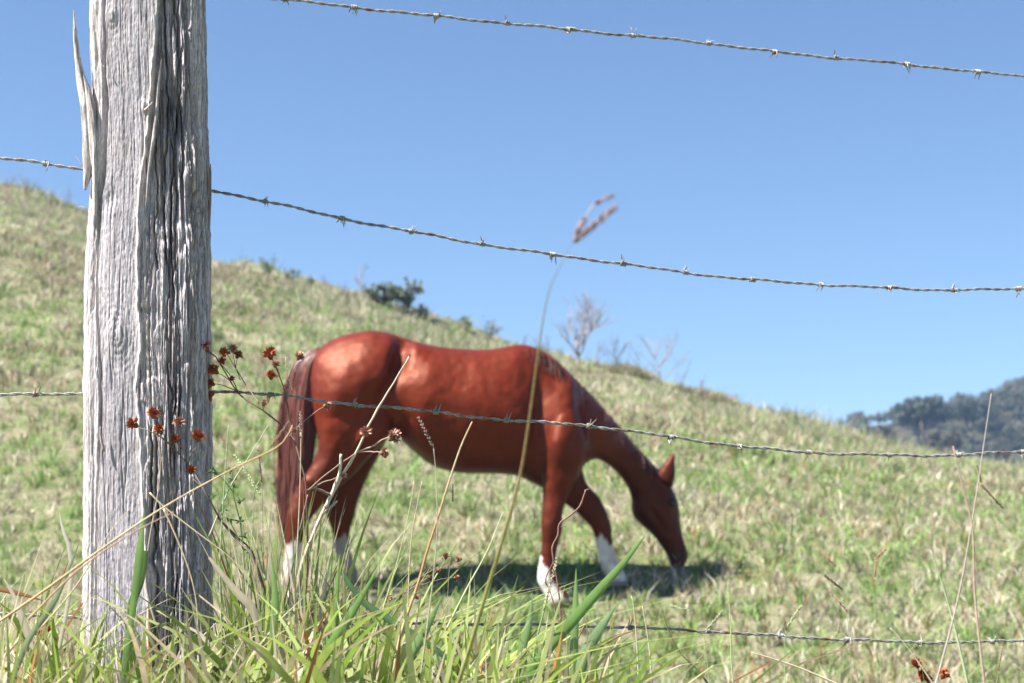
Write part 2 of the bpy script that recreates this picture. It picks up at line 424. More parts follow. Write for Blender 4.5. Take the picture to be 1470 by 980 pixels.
# ------------------------------------------------------------------ fence post
PY_ = np.array([-120, 0, 60, 110, 150, 250, 300, 400, 600, 800, 900, 1250])
PL_ = np.array([132, 131, 130, 133, 135, 133, 129, 124, 122, 121, 120, 118])
PR_ = np.array([297, 297, 298, 298, 299, 302, 303, 304, 305, 305, 306, 308])
YF = 2.405; HD = .05; HB = .11; YP = YF + HD      # front and back half depth (a split round log)
def post():
    nz = 900
    z0, z1 = P(0, 1250, YF).z, P(0, -110, YF).z
    zz = np.linspace(z0, z1, nz)
    tn = zz / YF                                          # invert ztan
    v = (tn * cP - sP) / (cP + tn * sP); py = 490 - v * F
    w_ = cP - v * sP
    xl = (np.interp(py, PY_, PL_) - 735) / F * (YP - .012) / w_; xr = (np.interp(py, PY_, PR_) - 735) / F * (YP + .012) / w_
    cx = (xl + xr) / 2; a = (xr - xl) / 2
    n = 3.6
    tf = np.linspace(-math.pi, math.pi, 40001); cf, sf = np.cos(tf), np.sin(tf)
    nn_ = np.where(sf < 0, n, 2.3); xf_ = np.sign(cf) * np.abs(cf) ** (2 / nn_); yf_ = np.sign(sf) * np.abs(sf) ** (2 / nn_) * np.where(sf < 0, HD / .09, HB / .09)
    al = np.concatenate([[0], np.cumsum(np.hypot(np.diff(xf_), np.diff(yf_)))])
    lf_, lb_ = al[20000], al[-1] - al[20000]
    sl = np.concatenate([np.linspace(0, lf_, 500, endpoint=False), lf_ + np.linspace(0, lb_, 110, endpoint=False)])
    th = np.interp(sl, al, tf)
    c, s = np.cos(th), np.sin(th)
    n = np.where(s < 0, 3.6, 2.3); ex = np.sign(c) * np.abs(c) ** (2 / n); ey = np.sign(s) * np.abs(s) ** (2 / n)
    # even out the spacing along the front
    T, Z = np.meshgrid(np.arange(len(th)), zz)
    EX, EY = ex[None, :], ey[None, :]
    PYg = py[:, None] + 0 * EX
    xf = (EX + 1) / 2                                     # 0..1 across the front
    PX = 122 + 183 * xf + 0 * Z                           # photo-like column
    front = sstep(-.1, -.6, EY) + 0 * Z
    U = np.cumsum(np.hypot(np.diff(ex, prepend=ex[-1]), np.diff(ey, prepend=ey[-1])))[None, :] * .09 + 0 * Z
    zc = Z
    wob = (fbm(U * 12, zc * 2.5, 61, 3) - .5) * .016       # grain wanders
    Ug = U + wob
    # general fibre relief
    fib = (fbm(Ug * 260, zc * 9, 63, 4, .6) - .5)
    fib2 = (fbm(Ug * 90, zc * 5.0, 64, 3) - .5)
    d = fib * .0016 + fib2 * .0012
    # rough side: right of the wandering ridge
    ridge = np.interp(PYg, [-100, 0, 50, 84, 151, 202, 269, 300, 435, 502, 556, 600, 700, 835, 1200], [241, 240, 238, 231, 227, 220, 210, 208, 211, 215, 208, 213, 217, 226, 232]) + (fbm(PYg * .05, PYg * 0, 66, 3) - .5) * 5
    rough = sstep(-1.5, 1.5, PX - ridge) * front + (1 - front)
    drop = 3.0 * vn(Ug * 300, zc * 0, 62)                                    # every fibre breaks at its own height
    cell = fbm(Ug * 130 + 3, zc * 10 + drop, 67, 4, .6)
    slab = np.floor(6 * fbm(Ug * 280, zc * 20 + drop * 3, 69, 3)) / 6
    crev = sstep(.47, .40, cell)
    fine = np.abs(fbm(Ug * 520, zc * 34 + drop, 77, 3) - .5) * 2
    d = d + rough * (-.0055 * crev - .0046 * slab - .0026 * fine + .0016 * (fib * 2))
    panel = sstep(.5, .58, fbm(Ug * 26 + 2, zc * 14, 78, 3))
    d = d + rough * front * panel * .0030
    lev = np.interp(PYg + (fbm(PX * .05, PYg * .01, 70, 3) - .5) * 90, [0, 198, 216, 305, 328, 345, 366, 420, 442, 700, 900],
                    [-.006, -.008, -.004, -.006, -.002, -.004, .000, -.001, .002, .001, -.001])
    d = d + rough * front * lev
    # ridge lip that stands proud
    d = d + .0032 * np.exp(-((PX - ridge + 2.5) / 2.2) ** 2) * front * sstep(60, 120, PYg)
    rk = random.Random(12)
    for _ in range(26):
        x0, y0, ln_, dp, wd_ = rk.uniform(228, 300), rk.uniform(-60, 860), rk.uniform(40, 190), rk.uniform(.008, .018), rk.uniform(.9, 2.0)
        gx = x0 + 3 * np.sin(PYg * .02 + x0) + (fbm(PYg * .05, PYg * 0 + x0, 99, 3) - .5) * 6
        d = d - dp * np.exp(-(np.abs(PX - gx) / wd_) ** 2.6) * front * rough * sstep(y0, y0 + 12, PYg) * sstep(y0 + ln_, y0 + ln_ * .8, PYg)
    # a second deep gash right of the ridge, low down
    gx = 234 + 3 * np.sin(PYg * .013) + (fbm(PYg * .03, PYg * 0, 79, 3) - .5) * 10; d = d - .016 * np.exp(-((PX - gx) / 2.6) ** 2) * front * sstep(590, 620, PYg)
    gx = 256 + 6 * np.sin(PYg * .011) + (fbm(PYg * .03, PYg * 0, 80, 3) - .5) * 10; d = d - .008 * np.exp(-((PX - gx) / 1.8) ** 2) * front * sstep(380, 440, PYg) * sstep(.3, .55, fbm(PYg * .01, PYg * 0, 86, 2) + .1)
    gx = 247 + 4 * np.sin(PYg * .015) + (fbm(PYg * .04, PYg * 0, 98, 3) - .5) * 8; d = d - .014 * np.exp(-((PX - gx) / 2.0) ** 2) * front * sstep(300, 240, PYg)
    gx = 268 + 5 * np.sin(PYg * .02) + (fbm(PYg * .04, PYg * 0, 87, 3) - .5) * 8; d = d - .013 * np.exp(-((PX - gx) / 2.4) ** 2) * front * sstep(330, 290, PYg)
    # cross wrinkles of the smooth face, fine crinkle everywhere
    d = d + (1 - rough) * front * .0009 * (fbm(Ug * 300, zc * 190, 88, 3) - .5) + (1 - rough) * front * .0016 * (fbm(Ug * 420, zc * 40, 90, 3) - .5)
    gx = 283 + 4 * np.sin(PYg * .017) ; d = d - .007 * np.exp(-((PX - gx) / 2.2) ** 2) * front * sstep(480, 520, PYg)
    # left strip: split fibres, long cracks
    ls = sstep(154, 146, PX) * front
    crack = 149 + 3.0 * np.sin(PYg * .012 + 1) + (fbm(PYg * .02, PYg * 0, 71, 3) - .5) * 7
    wide = np.interp(PYg, [0, 110, 130, 330, 380, 640, 700, 900], [1.2, 2.0, 3.6, 3.0, 1.2, 1.6, 1.0, 1.0])
    d = d - .022 * np.exp(-(np.abs(PX - crack) / wide) ** 3) * front
    crack2 = 136 + 3 * np.sin(PYg * .02) + (fbm(PYg * .03, PYg * 0, 72, 3) - .5) * 8
    d = d - .009 * np.exp(-((PX - crack2) / 1.3) ** 2) * front * sstep(.35, .6, fbm(PYg * .01, PYg * 0, 73, 2) + .15)
    d = d + ls * (.004 * (fbm(Ug * 190, zc * 2.2, 74, 3) - .5) * 2)
    # thin drying checks in the smooth face
    chk = np.abs(fbm(Ug * 42, zc * 1.3, 75, 4) - .5)
    d = d - .0022 * sstep(.018, .0, chk) * front * (1 - rough)
    # knots
    for kx, ky, r_, am in ((165, 22, 9, .004), (163, 285, 8, -.004), (176, 480, 16, .005), (215, 153, 6, .006)):
        q = np.hypot((PX - kx), (PYg - ky) * .6)
        d = d + am * np.exp(-(q / r_) ** 2) * front - .0003 * np.sin(q * 1.1 + 2 * fbm(PX * .08, PYg * .05, 89, 2)) * np.exp(-(q / (r_ * 2.0)) ** 2) * front
    # position
    nxn = np.sign(c) * np.abs(c) ** (2 - 2 / n); nyn = np.sign(s) * np.abs(s) ** (2 - 2 / n)
    ln = np.hypot(nxn, nyn); nxn, nyn = nxn / ln, nyn / ln
    A = a[:, None]
    d = d * np.where(np.abs(EX) > .985, .45, 1)           # keep the silhouette
    X = cx[:, None] + A * EX + d * nxn[None, :] + (fbm(zc * 30, U * 0 + np.sign(EX), 76, 3) - .5) * .004 * (np.abs(EX) > .97)
    Y = YP + np.where(EY < 0, HD, HB) * EY + d * nyn[None, :]
    # colour: pale bleached fibre, mauve grey face, brown where the rough core shows
    base = np.array([.46, .425, .435]); pale = np.array([.68, .63, .59]); brown = np.array([.30, .245, .225]); dark = np.array([.20, .18, .185])
    Cc = np.ones(X.shape + (3,)) * base
    tone = fbm(Ug * 60, zc * 4, 81, 4)[..., None]
    Cc = Cc * (.62 + .76 * tone)
    m1 = (rough * sstep(.45, .7, fbm(Ug * 130, zc * 5, 82, 3)))[..., None]; Cc = Cc * (1 - m1) + pale * m1
    m2 = (rough * sstep(.52, .70, fbm(Ug * 60, zc * 3, 83, 3)))[..., None] * .5; Cc = Cc * (1 - m2) + brown * m2
    m3 = (ls * (.35 + .65 * sstep(.4, .6, fbm(Ug * 150, zc * 2, 84, 3))))[..., None]; Cc = Cc * (1 - m3) + pale * 1.08 * m3
    m4 = (np.exp(-((PX - ridge + 3) / 4.5) ** 2) * front * .7)[..., None]; Cc = Cc * (1 - m4) + pale * m4
    m5 = (front * (PX > 240) * (np.exp(-(np.hypot((PX - 262) / 18, (PYg - 165) / 32)) ** 2)) * sstep(.35, .6, fbm(Ug * 200, zc * 40, 85, 3)))[..., None] * .9
    Cc = Cc * (1 - m5) + dark * .35 * m5
    V = np.stack([X.ravel(), Y.ravel(), (Z + 0 * X).ravel()], 1)
    I = np.arange(X.size).reshape(X.shape); J = np.roll(I, -1, 1)
    Q = np.stack([I[:-1].ravel(), J[:-1].ravel(), J[1:].ravel(), I[1:].ravel()], 1)
    return V, Q, Cc.reshape(-1, 3)
root = thing('fence_post', 'thick weathered grey wooden post with split fibres and a pointed splinter', 'fence post', tuple(P(213, 1180, YP)))
V, Q, Cc = post()
mesh_np('post_timber', V, Q, M_wood, root, Cc)

def splinter(name, cpx, wpx, Y, thick, seed, col):
    """cpx: list of (x centre, y) photo px top to bottom; wpx widths px"""
    n = 130; k = 28
    yy = np.linspace(cpx[0][1], cpx[-1][1], n)
    xc = np.interp(yy, [q[1] for q in cpx], [q[0] for q in cpx]); ww = np.interp(yy, [q[1] for q in cpx], wpx)
    V = []
    C = []
    for i in range(n):
        c0 = P(xc[i], yy[i], Y)
        for j in range(k):
            a = 2 * math.pi * j / k
            f = float(fbm(np.array([j * .55]), np.array([yy[i] * .012]), seed, 3)[0]) - .5
            g = float(vn(np.array([j * .9]), np.array([yy[i] * .05]), seed + 5)) - .5
            r = 1 + f * .5 + g * .2 + .34 * (float(vn(np.array([j * 1.9]), np.array([yy[i] * .018]), seed + 9)) - .5) * 2
            V.append((c0.x + ww[i] / 1000 / 2 * 1.0 * math.cos(a) * r, Y + thick * (ww[i] / max(wpx)) ** .6 * math.sin(a) * r, c0.z))
            C.append(np.array(col) * (1 + f * .7))
    I = np.arange(n * k).reshape(n, k); J = np.roll(I, -1, 1)
    Q = np.stack([I[:-1].ravel(), I[1:].ravel(), J[1:].ravel(), J[:-1].ravel()], 1)
    o = mesh_np(name, np.array(V), Q, M_wood, root, np.array(C)); return o
splinter('splinter', [(106, 14), (108, 45), (112, 85), (117, 112), (123, 140), (126, 185), (127, 225), (126, 245), (123, 262), (122, 272)],
         [1.2, 5, 8, 12, 17, 18, 16, 13, 7, 3], YF + .012, .008, 91, (.60, .55, .51))['label'] = 'long pointed splinter standing free of the post'
splinter('splinter', [(119, 104), (124, 122), (131, 150), (135, 190), (136, 225), (135, 262)], [1, 7, 15, 17, 14, 3], YF + .010, .007, 95, (.56, .51, .47))['label'] = 'shorter splinter behind the long pointed one'
splinter('splinter', [(127, 128), (132, 160), (137, 210), (138, 250), (137, 300), (135, 340)], [1, 6, 8, 8, 6, 1.5], YF + .004, .005, 96, (.62, .57, .52))['label'] = 'slim sliver beside the long splinter'
splinter('splinter', [(137, -100), (137, 0), (138, 60), (139, 90), (143, 130), (144, 200), (146, 300), (146, 345)],
         [12, 14, 13, 9, 8, 7, 5, 1.5], YF + .014, .006, 92, (.58, .53, .5))['label'] = 'narrow bleached sliver along the edge of the post'
splinter('splinter', [(232, 84), (228, 120), (225, 160), (220, 202), (213, 250), (209, 300)], [.8, 3, 4, 4.5, 3, .8], YF - .001, .003, 93, (.56, .5, .47))['label'] = 'thin raised sliver down the middle of the post'
splinter('splinter', [(302, 235), (302, 250), (302, 285), (301, 330)], [1, 3.5, 3, 1], YF + .05, .005, 94, (.42, .30, .23))['label'] = 'reddish bark sliver on the right edge'
for pts, w in (([(207, 158), (213, 153), (219, 146)], .003), ([(149, 648), (145, 628), (144, 612)], .003), ([(151, 98), (145, 88), (148, 78)], .0015), ([(123, 432), (121, 415), (124, 380), (126, 350)], .0016), ([(122, 300), (118, 296), (110, 298)], .0012), ([(118, 238), (112, 228), (107, 224)], .0008)):
    s_ = MB(); s_.tube([P(x, y, YF - .006 if x > 130 else YF + .03) for x, y in pts], [w, w * .8, w * .2], (.5, .42, .36), 5, 6, .5)
    s_.build('frayed_fibre', M_wood, root)
# ------------------------------------------------------------------ barbed wires
YW0, YW1 = YP + HB + .006, 2.93
def wireY(x): return 1 / ((1 / YW0) + ((1 / YW1) - (1 / YW0)) * (x - 213) / (1470 - 213))
def barb_mesh(seed):
    r_ = random.Random(seed); mb = MB()
    # runs along +X; coil of two turns with four cut ends
    for w_ in (0, 1):
        pts = []
        ph = r_.uniform(0, 6.28); x0 = -.003 + .004 * w_
        for i in range(17):
            a = ph + i * 2 * math.pi * 1.6 / 16
            pts.append(Vector((x0 + .0035 * i / 16, .0031 * math.cos(a), .0031 * math.sin(a))))
        e0, e1 = pts[0], pts[-1]
        t0 = Vector((r_.uniform(-.5, .5), -math.sin(ph) * -1, -math.cos(ph) * 1)).normalized()
        t1 = Vector((r_.uniform(-.5, .5), -math.sin(a), math.cos(a))).normalized()
        l0, l1 = r_.uniform(.009, .016), r_.uniform(.009, .016)
        pts = [e0 + t0 * l0, e0 + t0 * l0 * .5] + pts + [e1 + t1 * l1 * .5, e1 + t1 * l1]
        rad = [.0003, .0009] + [.0010] * 17 + [.0009, .0003]
        mb.tube(pts, rad, (.4, .4, .4), 6)
    me_o = mb.build('barb', M_wire)
    return me_o
barb_src = [barb_mesh(k) for k in range(7)]
def wire(label, path, barbs, seed):
    xs_ = [q[0] for q in path]; ys_ = [q[1] for q in path]
    rr = random.Random(seed)
    n = 900
    # smooth path through given px with catmull
    pts = [P(x, y, wireY(x)) for x, y in path]
    pts, _ = resample(pts, 1, n)
    mid = pts[n // 2]
    rt = thing('barbed_wire', label, 'barbed wire', tuple(pts[0]), 'barbed wires of the fence')
    L_ = 0; acc = [0]
    for i in range(n): L_ += (pts[i + 1] - pts[i]).length; acc.append(L_)
    for st in (0, 1):
        hp = []
        for i, p in enumerate(pts):
            t = (pts[min(i + 1, n)] - pts[max(i - 1, 0)]).normalized()
            up = Vector((0, 0, 1)); up = (up - t * up.dot(t)).normalized(); sd_ = t.cross(up)
            a = acc[i] / .040 * 2 * math.pi + math.pi * st + .8 * math.sin(acc[i] * 5 + seed) + rr.uniform(-.02, .02)
            wv = .0009 * math.sin(acc[i] * 31 + seed) + .0006 * math.sin(acc[i] * 77 + seed * 2)
            hp.append(p + (up * math.cos(a) + sd_ * math.sin(a)) * .0014 + up * wv)
        mb = MB(); mb.tube(hp, .0014, (.4, .4, .4), 6); mb.build('strand', M_wire, rt)
    for bx in barbs:
        # nearest path point
        i = min(range(n), key=lambda k: abs(735 + F * (pts[k].x / (pts[k].y * cP + pts[k].z * sP)) - bx))
        t = (pts[i + 1] - pts[i]).normalized()
        o = barb_src[rr.randrange(7)].copy(); COL.objects.link(o); o.name = 'barb'; o.parent = rt
        o.location = pts[i] - pts[0]
        o.rotation_mode = 'QUATERNION'
        from mathutils import Quaternion
        o.rotation_quaternion = t.to_track_quat('X', 'Z') @ Quaternion((1, 0, 0), rr.uniform(0, 6.28))
        s = rr.uniform(.95, 1.25); o.scale = (s * rr.choice((-1, 1)) if False else s, s, s)
    return rt
wire('uppermost barbed wire, crossing only the sky', [(-330, -90), (0, -58), (213, -28), (330, -10), (408, -1), (507, 10), (627, 23), (727, 33), (815, 42), (910, 51), (1018, 62), (1112, 74), (1200, 83), (1300, 92), (1403, 103), (1470, 109), (1800, 138)],
     [65, 178, 408, 507, 627, 727, 815, 910, 1018, 1112, 1200, 1300, 1403, 1500, 1600], 1)
wire('second barbed wire from the top, sagging across the sky above the horse', [(-330, 180), (-150, 204), (0, 226), (65, 235), (118, 243), (213, 257), (305, 273), (381, 289), (490, 313), (590, 332), (692, 350), (792, 365), (893, 378), (983, 391), (1080, 401), (1177, 408), (1275, 413), (1368, 416), (1470, 414), (1800, 405)],
     [-60, 65, 160, 260, 381, 490, 590, 692, 792, 893, 983, 1080, 1177, 1275, 1368, 1462, 1560], 2)
wire('third barbed wire from the top, crossing in front of the horse', [(-330, 572), (0, 567), (60, 566), (120, 565), (213, 562), (305, 561), (387, 566), (466, 576), (508, 580), (625, 591), (727, 603), (845, 611), (963, 627), (1060, 640), (1160, 649), (1275, 653), (1375, 653), (1470, 648), (1800, 632)],
     [-60, 50, 180, 280, 387, 508, 625, 727, 845, 963, 1060, 1160, 1275, 1375, 1466, 1560], 3)
wire('lowest barbed wire, running through the tall grass', [(-330, 880), (0, 882), (130, 886), (213, 889), (330, 892), (450, 894), (545, 895), (705, 896), (800, 898), (905, 901), (1015, 906), (1120, 913), (1215, 918), (1320, 922), (1425, 921), (1470, 919), (1800, 905)],
     [15, 120, 240, 350, 460, 585, 705, 800, 905, 1015, 1120, 1215, 1320, 1425, 1530], 4)
for o in barb_src: bpy.data.objects.remove(o)

# ------------------------------------------------------------------ horse
YN = ground_Y(800, 870); YFr = ground_Y(882, 842); YFh = ground_Y(498, 842); YNh = ground_Y(418, 868)
YH = (YN + YFr) / 2
print('horse depths', YN, YFr, YFh, YNh)
horse = thing('horse', 'chestnut horse with white socks, grazing with its head lowered', 'horse', tuple(P(640, 868, YH)))
def loft(bm, st, k=20):
    """st: (ax, ay, bx, by, halfwidth m, Y[, egg]) two edge points in photo px and a half width in depth"""
    rings = []
    for q in st:
        ax, ay, bx_, by, hw, Y = q[:6]; egg = q[6] if len(q) > 6 else 0
        A = P(ax, ay, Y); B = P(bx_, by, Y); C = (A + B) / 2; U = (A - B) / 2
        ring = []
        for j in range(k):
            a = 2 * math.pi * j / k
            ca, sa = math.cos(a), math.sin(a)
            ww = hw * (1 - egg * ca) * (abs(sa) ** .93) * (1 if sa >= 0 else -1)
            ring.append(bm.verts.new(C + U * ca + Vector((0, ww, 0))))
        rings.append(ring)
    for a_, b_ in zip(rings, rings[1:]):
        for j in range(k): bm.faces.new((a_[j], a_[(j + 1) % k], b_[(j + 1) % k], b_[j]))
    bm.faces.new(rings[0][::-1]); bm.faces.new(rings[-1])
def dense(st, m=4):
    """catmull interpolation of stations"""
    st = [list(q) + [0] * (7 - len(q)) for q in st]
    out = []
    for i in range(len(st) - 1):
        p0, p1, p2, p3 = (np.array(st[max(i - 1, 0)]), np.array(st[i]), np.array(st[i + 1]), np.array(st[min(i + 2, len(st) - 1)]))
        for k in range(m):
            t = k / m
            out.append(.5 * (2 * p1 + (p2 - p0) * t + (2 * p0 - 5 * p1 + 4 * p2 - p3) * t * t + (3 * p1 - p0 - 3 * p2 + p3) * t ** 3))
    out.append(np.array(st[-1])); return [tuple(q) for q in out]
bm = bmesh.new()
c = YH
torso = [(449, 530, 449, 575, .09, c), (454, 510, 456, 612, .16, c), (466, 495, 468, 645, .205, c), (490, 483, 492, 655, .25, c), (515, 477, 518, 650, .275, c), (535, 475, 538, 632, .28, c, .05),
         (560, 479, 562, 618, .275, c, .05), (585, 487, 585, 640, .265, c, .08), (620, 496, 620, 668, .285, c, .1), (660, 501, 660, 679, .30, c, .12), (700, 502, 702, 680, .30, c, .14),
         (735, 496, 738, 682, .285, c, .2), (755, 495, 762, 692, .26, c, .28), (778, 503, 785, 702, .235, c, .3), (800, 518, 808, 700, .22, c, .25), (820, 540, 827, 690, .185, c, .1), (836, 562, 838, 668, .12, c)]
torso = [q[:5] + (c - .05 + .09 * (q[0] - 450) / 390,) + ((q[6] * .6 - .08,) if len(q) > 6 else ()) for q in torso]
loft(bm, dense(torso), 32)
neck = [(770, 503, 800, 690, .17, c, .3), (797, 517, 822, 684, .17, c, .3), (820, 538, 838, 668, .15, c + .01, .25), (850, 569, 856, 659, .115, c + .05, .15), (880, 603, 874, 668, .098, c + .10, .1),
        (908, 636, 890, 683, .088, c + .15, .05), (930, 660, 903, 704, .085, c + .19), (945, 676, 907, 722, .085, c + .21)]
neck = [q[:5] + (c + .03 + .33 * max(0, (q[0] - 800) / 145) ** 1.15,) + q[6:] for q in neck]
loft(bm, dense(neck), 28)
hd = [(941, 672, 909, 712, .06, c + .20), (954, 683, 906, 726, .082, c + .22), (964, 698, 909, 741, .098, c + .235, -.05), (971, 713, 920, 753, .100, c + .24, -.05), (975, 727, 932, 763, .090, c + .25, .1), (976, 741, 941, 773, .070, c + .255, .1),
      (978, 758, 949, 784, .058, c + .26, .1), (982, 775, 956, 795, .050, c + .265), (986, 788, 961, 805, .050, c + .27), (988, 799, 964, 814, .050, c + .27), (984, 809, 965, 818, .042, c + .27), (979, 815, 970, 818, .02, c + .27)]
HEADY = .14
hd = [q[:5] + (q[5] + HEADY,) + q[6:] for q in hd]
loft(bm, dense(hd), 26)
# thighs, near (camera side) and far; stifle to hock to hoof
def leg(st): loft(bm, dense([(q[0] - 1.6, q[1], q[2] + 1.6, q[3], q[4] * 1.06, q[5]) for q in st], 5), 16)
nh = c - .13
leg([(470, 520, 560, 520, .09, nh + .05), (452, 560, 572, 560, .125, nh), (453, 600, 566, 600, .13, nh - .01), (458, 630, 556, 628, .12, nh - .02), (455, 655, 530, 655, .092, nh - .02), (440, 680, 505, 683, .068, nh - .02),
     (427, 700, 478, 706, .05, nh - .02), (419, 718, 459, 728, .042, nh - .02), (413, 738, 446, 745, .038, nh - .03), (412, 760, 438, 763, .033, nh - .03), (411, 785, 434, 787, .029, nh - .03), (408, 815, 431, 817, .028, nh - .03), (404, 832, 431, 836, .034, nh - .03), (408, 845, 432, 848, .029, nh - .03), (408, 858, 438, 860, .04, nh - .03), (406, 864, 440, 864, .043, nh - .03)])
fh = c + .12
leg([(490, 540, 570, 540, .08, fh - .05), (470, 600, 566, 600, .11, fh), (462, 650, 545, 650, .10, fh), (460, 680, 529, 680, .08, fh), (462, 702, 518, 705, .062, fh), (467, 722, 511, 726, .05, fh + .01), (470, 742, 507, 744, .043, fh + .02), (477, 760, 502, 760, .036, fh + .03),
     (481, 785, 501, 783, .029, fh + .04), (486, 805, 506, 803, .028, fh + .04), (488, 822, 511, 818, .033, fh + .05), (490, 832, 512, 828, .030, fh + .05), (488, 841, 516, 841, .042, fh + .05)])
nf = c - .15
leg([(795, 570, 842, 590, .05, nf + .07), (788, 610, 845, 620, .085, nf + .02), (784, 650, 840, 650, .082, nf), (780, 680, 828, 680, .065, nf), (780, 705, 817, 706, .05, nf), (780, 728, 808, 730, .040, nf - .01), (778, 745, 806, 747, .040, nf - .01), (778, 762, 806, 763, .039, nf - .01), (779, 778, 801, 778, .030, nf - .01),
     (776, 800, 797, 800, .027, nf - .01), (773, 822, 798, 820, .031, nf - .01), (773, 834, 800, 830, .037, nf - .01), (779, 847, 804, 842, .032, nf - .01), (785, 857, 814, 852, .040, nf - .01), (787, 869, 820, 867, .048, nf - .01)])
ff = c + .13
leg([(770, 660, 830, 640, .08, ff - .06), (782, 695, 835, 672, .07, ff), (800, 714, 842, 695, .058, ff), (822, 730, 858, 712, .047, ff + .01), (842, 748, 868, 731, .042, ff + .01), (852, 762, 875, 750, .038, ff + .02), (857, 780, 878, 774, .029, ff + .02),
     (861, 800, 882, 796, .027, ff + .02), (865, 818, 890, 812, .032, ff + .03), (870, 826, 895, 822, .034, ff + .03), (872, 834, 900, 832, .036, ff + .03), (868, 843, 900, 843, .044, ff + .03)])
# ears
for dy, ex_ in ((-.055, 0), (.055, -2)):
    e = c + .215 + HEADY + dy
    loft(bm, dense([(943 + ex_, 686, 966 + ex_, 700, .025, e), (946 + ex_, 677, 969 + ex_, 690, .030, e - .002), (951 + ex_, 668, 970 + ex_, 676, .026, e - .004), (958 + ex_, 660, 969 + ex_, 664, .017, e - .005), (963 + ex_, 653, 969 + ex_, 655, .010, e - .006), (965 + ex_, 649, 967 + ex_, 650, .004, e - .006)]), 12)
me = bpy.data.meshes.new('horse_raw'); bmesh.ops.recalc_face_normals(bm, faces=bm.faces); bm.to_mesh(me); bm.free()
raw = bpy.data.objects.new('horse_raw', me); COL.objects.link(raw)
md = raw.modifiers.new('r', 'REMESH'); md.mode = 'VOXEL'; md.voxel_size = .0095; md.use_smooth_shade = True
md = raw.modifiers.new('s', 'SMOOTH'); md.iterations = 7; md.factor = .5
dg = bpy.context.evaluated_depsgraph_get()
bme = bpy.data.meshes.new_from_object(raw.evaluated_get(dg)); bpy.data.objects.remove(raw)
nv = len(bme.vertices); co = np.zeros(nv * 3, np.float32); bme.vertices.foreach_get('co', co); co = co.reshape(-1, 3).astype(float)
no = np.zeros(nv * 3, np.float32); bme.vertices.foreach_get('normal', no); no = no.reshape(-1, 3).astype(float)
def to_px(co):
    w = co[:, 1] * cP + co[:, 2] * sP
    return 735 + F * co[:, 0] / w, 490 - F * (co[:, 2] * cP - co[:, 1] * sP) / w
px, py = to_px(co)
side = sstep(.15, .6, np.abs(no[:, 1]))
disp = np.zeros(nv)
def sc_bump(x, y, rx, ry, ang, am):
    global disp
    a = R(ang); dx, dy = px - x, py - y
    u = dx * math.cos(a) + dy * math.sin(a); v = -dx * math.sin(a) + dy * math.cos(a)
    disp = disp + am * np.exp(-(u / rx) ** 2 - (v / ry) ** 2) * side
for q in ((575, 512, 12, 34, 14, -.040), (556, 555, 9, 30, 22, -.022),           # flank hollow, groove behind it
          (500, 545, 34, 34, 0, .016), (478, 590, 16, 34, 0, .012),             # rump
          (590, 500, 18, 10, 20, .014), (615, 560, 24, 50, 8, .016),            # hip point, barrel front of the hollow
          (548, 610, 16, 24, 20, .014), (572, 615, 12, 18, 0, -.018),           # stifle and fold
          (700, 590, 70, 60, 0, .010), (772, 600, 10, 60, 4, -.020),            # ribcage, groove behind the shoulder
          (812, 590, 18, 52, 6, .022), (800, 640, 16, 22, 0, .014),             # shoulder
          (838, 600, 8, 46, -18, -.016), (790, 535, 10, 26, -20, -.008),
          (868, 615, 22, 12, 45, .006), (925, 738, 16, 14, 0, .006),            # neck muscle, cheek
          (944, 745, 5, 22, -35, -.006), (978, 796, 4, 5, 0, -.010), (967, 720, 6, 4, 0, .010), (966, 806, 12, 1.6, 28, -.004),
          (497, 640, 8, 60, 30, -.010), (440, 690, 12, 6, 30, .005)):
    sc_bump(*q)
disp = disp + (fbm(px * .035, py * .035, 101, 3) - .5) * .007 * side
disp = disp * 1.75 + (fbm(px * .11, py * .11, 107, 3) - .5) * .005 * side
co2 = co + no * disp[:, None]
# coat colour: markings, plus shade painted into lower body, head and far hind sock
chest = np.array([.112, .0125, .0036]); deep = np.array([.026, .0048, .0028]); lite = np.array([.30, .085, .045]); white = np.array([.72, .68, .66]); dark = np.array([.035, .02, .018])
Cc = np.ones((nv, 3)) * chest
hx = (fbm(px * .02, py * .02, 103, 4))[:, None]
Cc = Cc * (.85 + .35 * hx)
lo = sstep(590, 680, py)[:, None] * .5; Cc = Cc * (1 - lo) + deep * lo  # painted shade: coat darkens down the belly and legs
m_ = (sstep(880, 915, px) * sstep(640, 680, py))[:, None] * .6; Cc = Cc * (1 - m_) + deep * m_  # shaded side of head and throat put into the coat colour
nz_ = (fbm(px * .16, py * .10, 105, 4) - .5) * 26
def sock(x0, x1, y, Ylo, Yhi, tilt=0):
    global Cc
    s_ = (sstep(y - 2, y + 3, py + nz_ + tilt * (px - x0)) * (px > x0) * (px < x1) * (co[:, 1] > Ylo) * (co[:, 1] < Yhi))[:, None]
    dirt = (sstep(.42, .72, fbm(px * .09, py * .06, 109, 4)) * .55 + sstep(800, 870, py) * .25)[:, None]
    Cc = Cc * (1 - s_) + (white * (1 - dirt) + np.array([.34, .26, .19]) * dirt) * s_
sock(765, 830, 778, 0, c + .02, -1.9); sock(848, 915, 765, c, 99, -.4); white = np.array([.30, .28, .28]); sock(470, 530, 768, c, 99); white = np.array([.50, .45, .42]); sock(395, 450, 780, 0, c, 0); white = np.array([.72, .68, .66])  # far hind sock greyed in colour to stand in shade
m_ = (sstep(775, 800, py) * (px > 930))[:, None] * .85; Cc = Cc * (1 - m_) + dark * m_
m_ = (sstep(-.02, .03, no[:, 0]) * (py < 690) * (py > 655) * (px > 945) * sstep(0, 1, no[:, 0]))[:, None] * .6; Cc = Cc * (1 - m_) + dark * m_
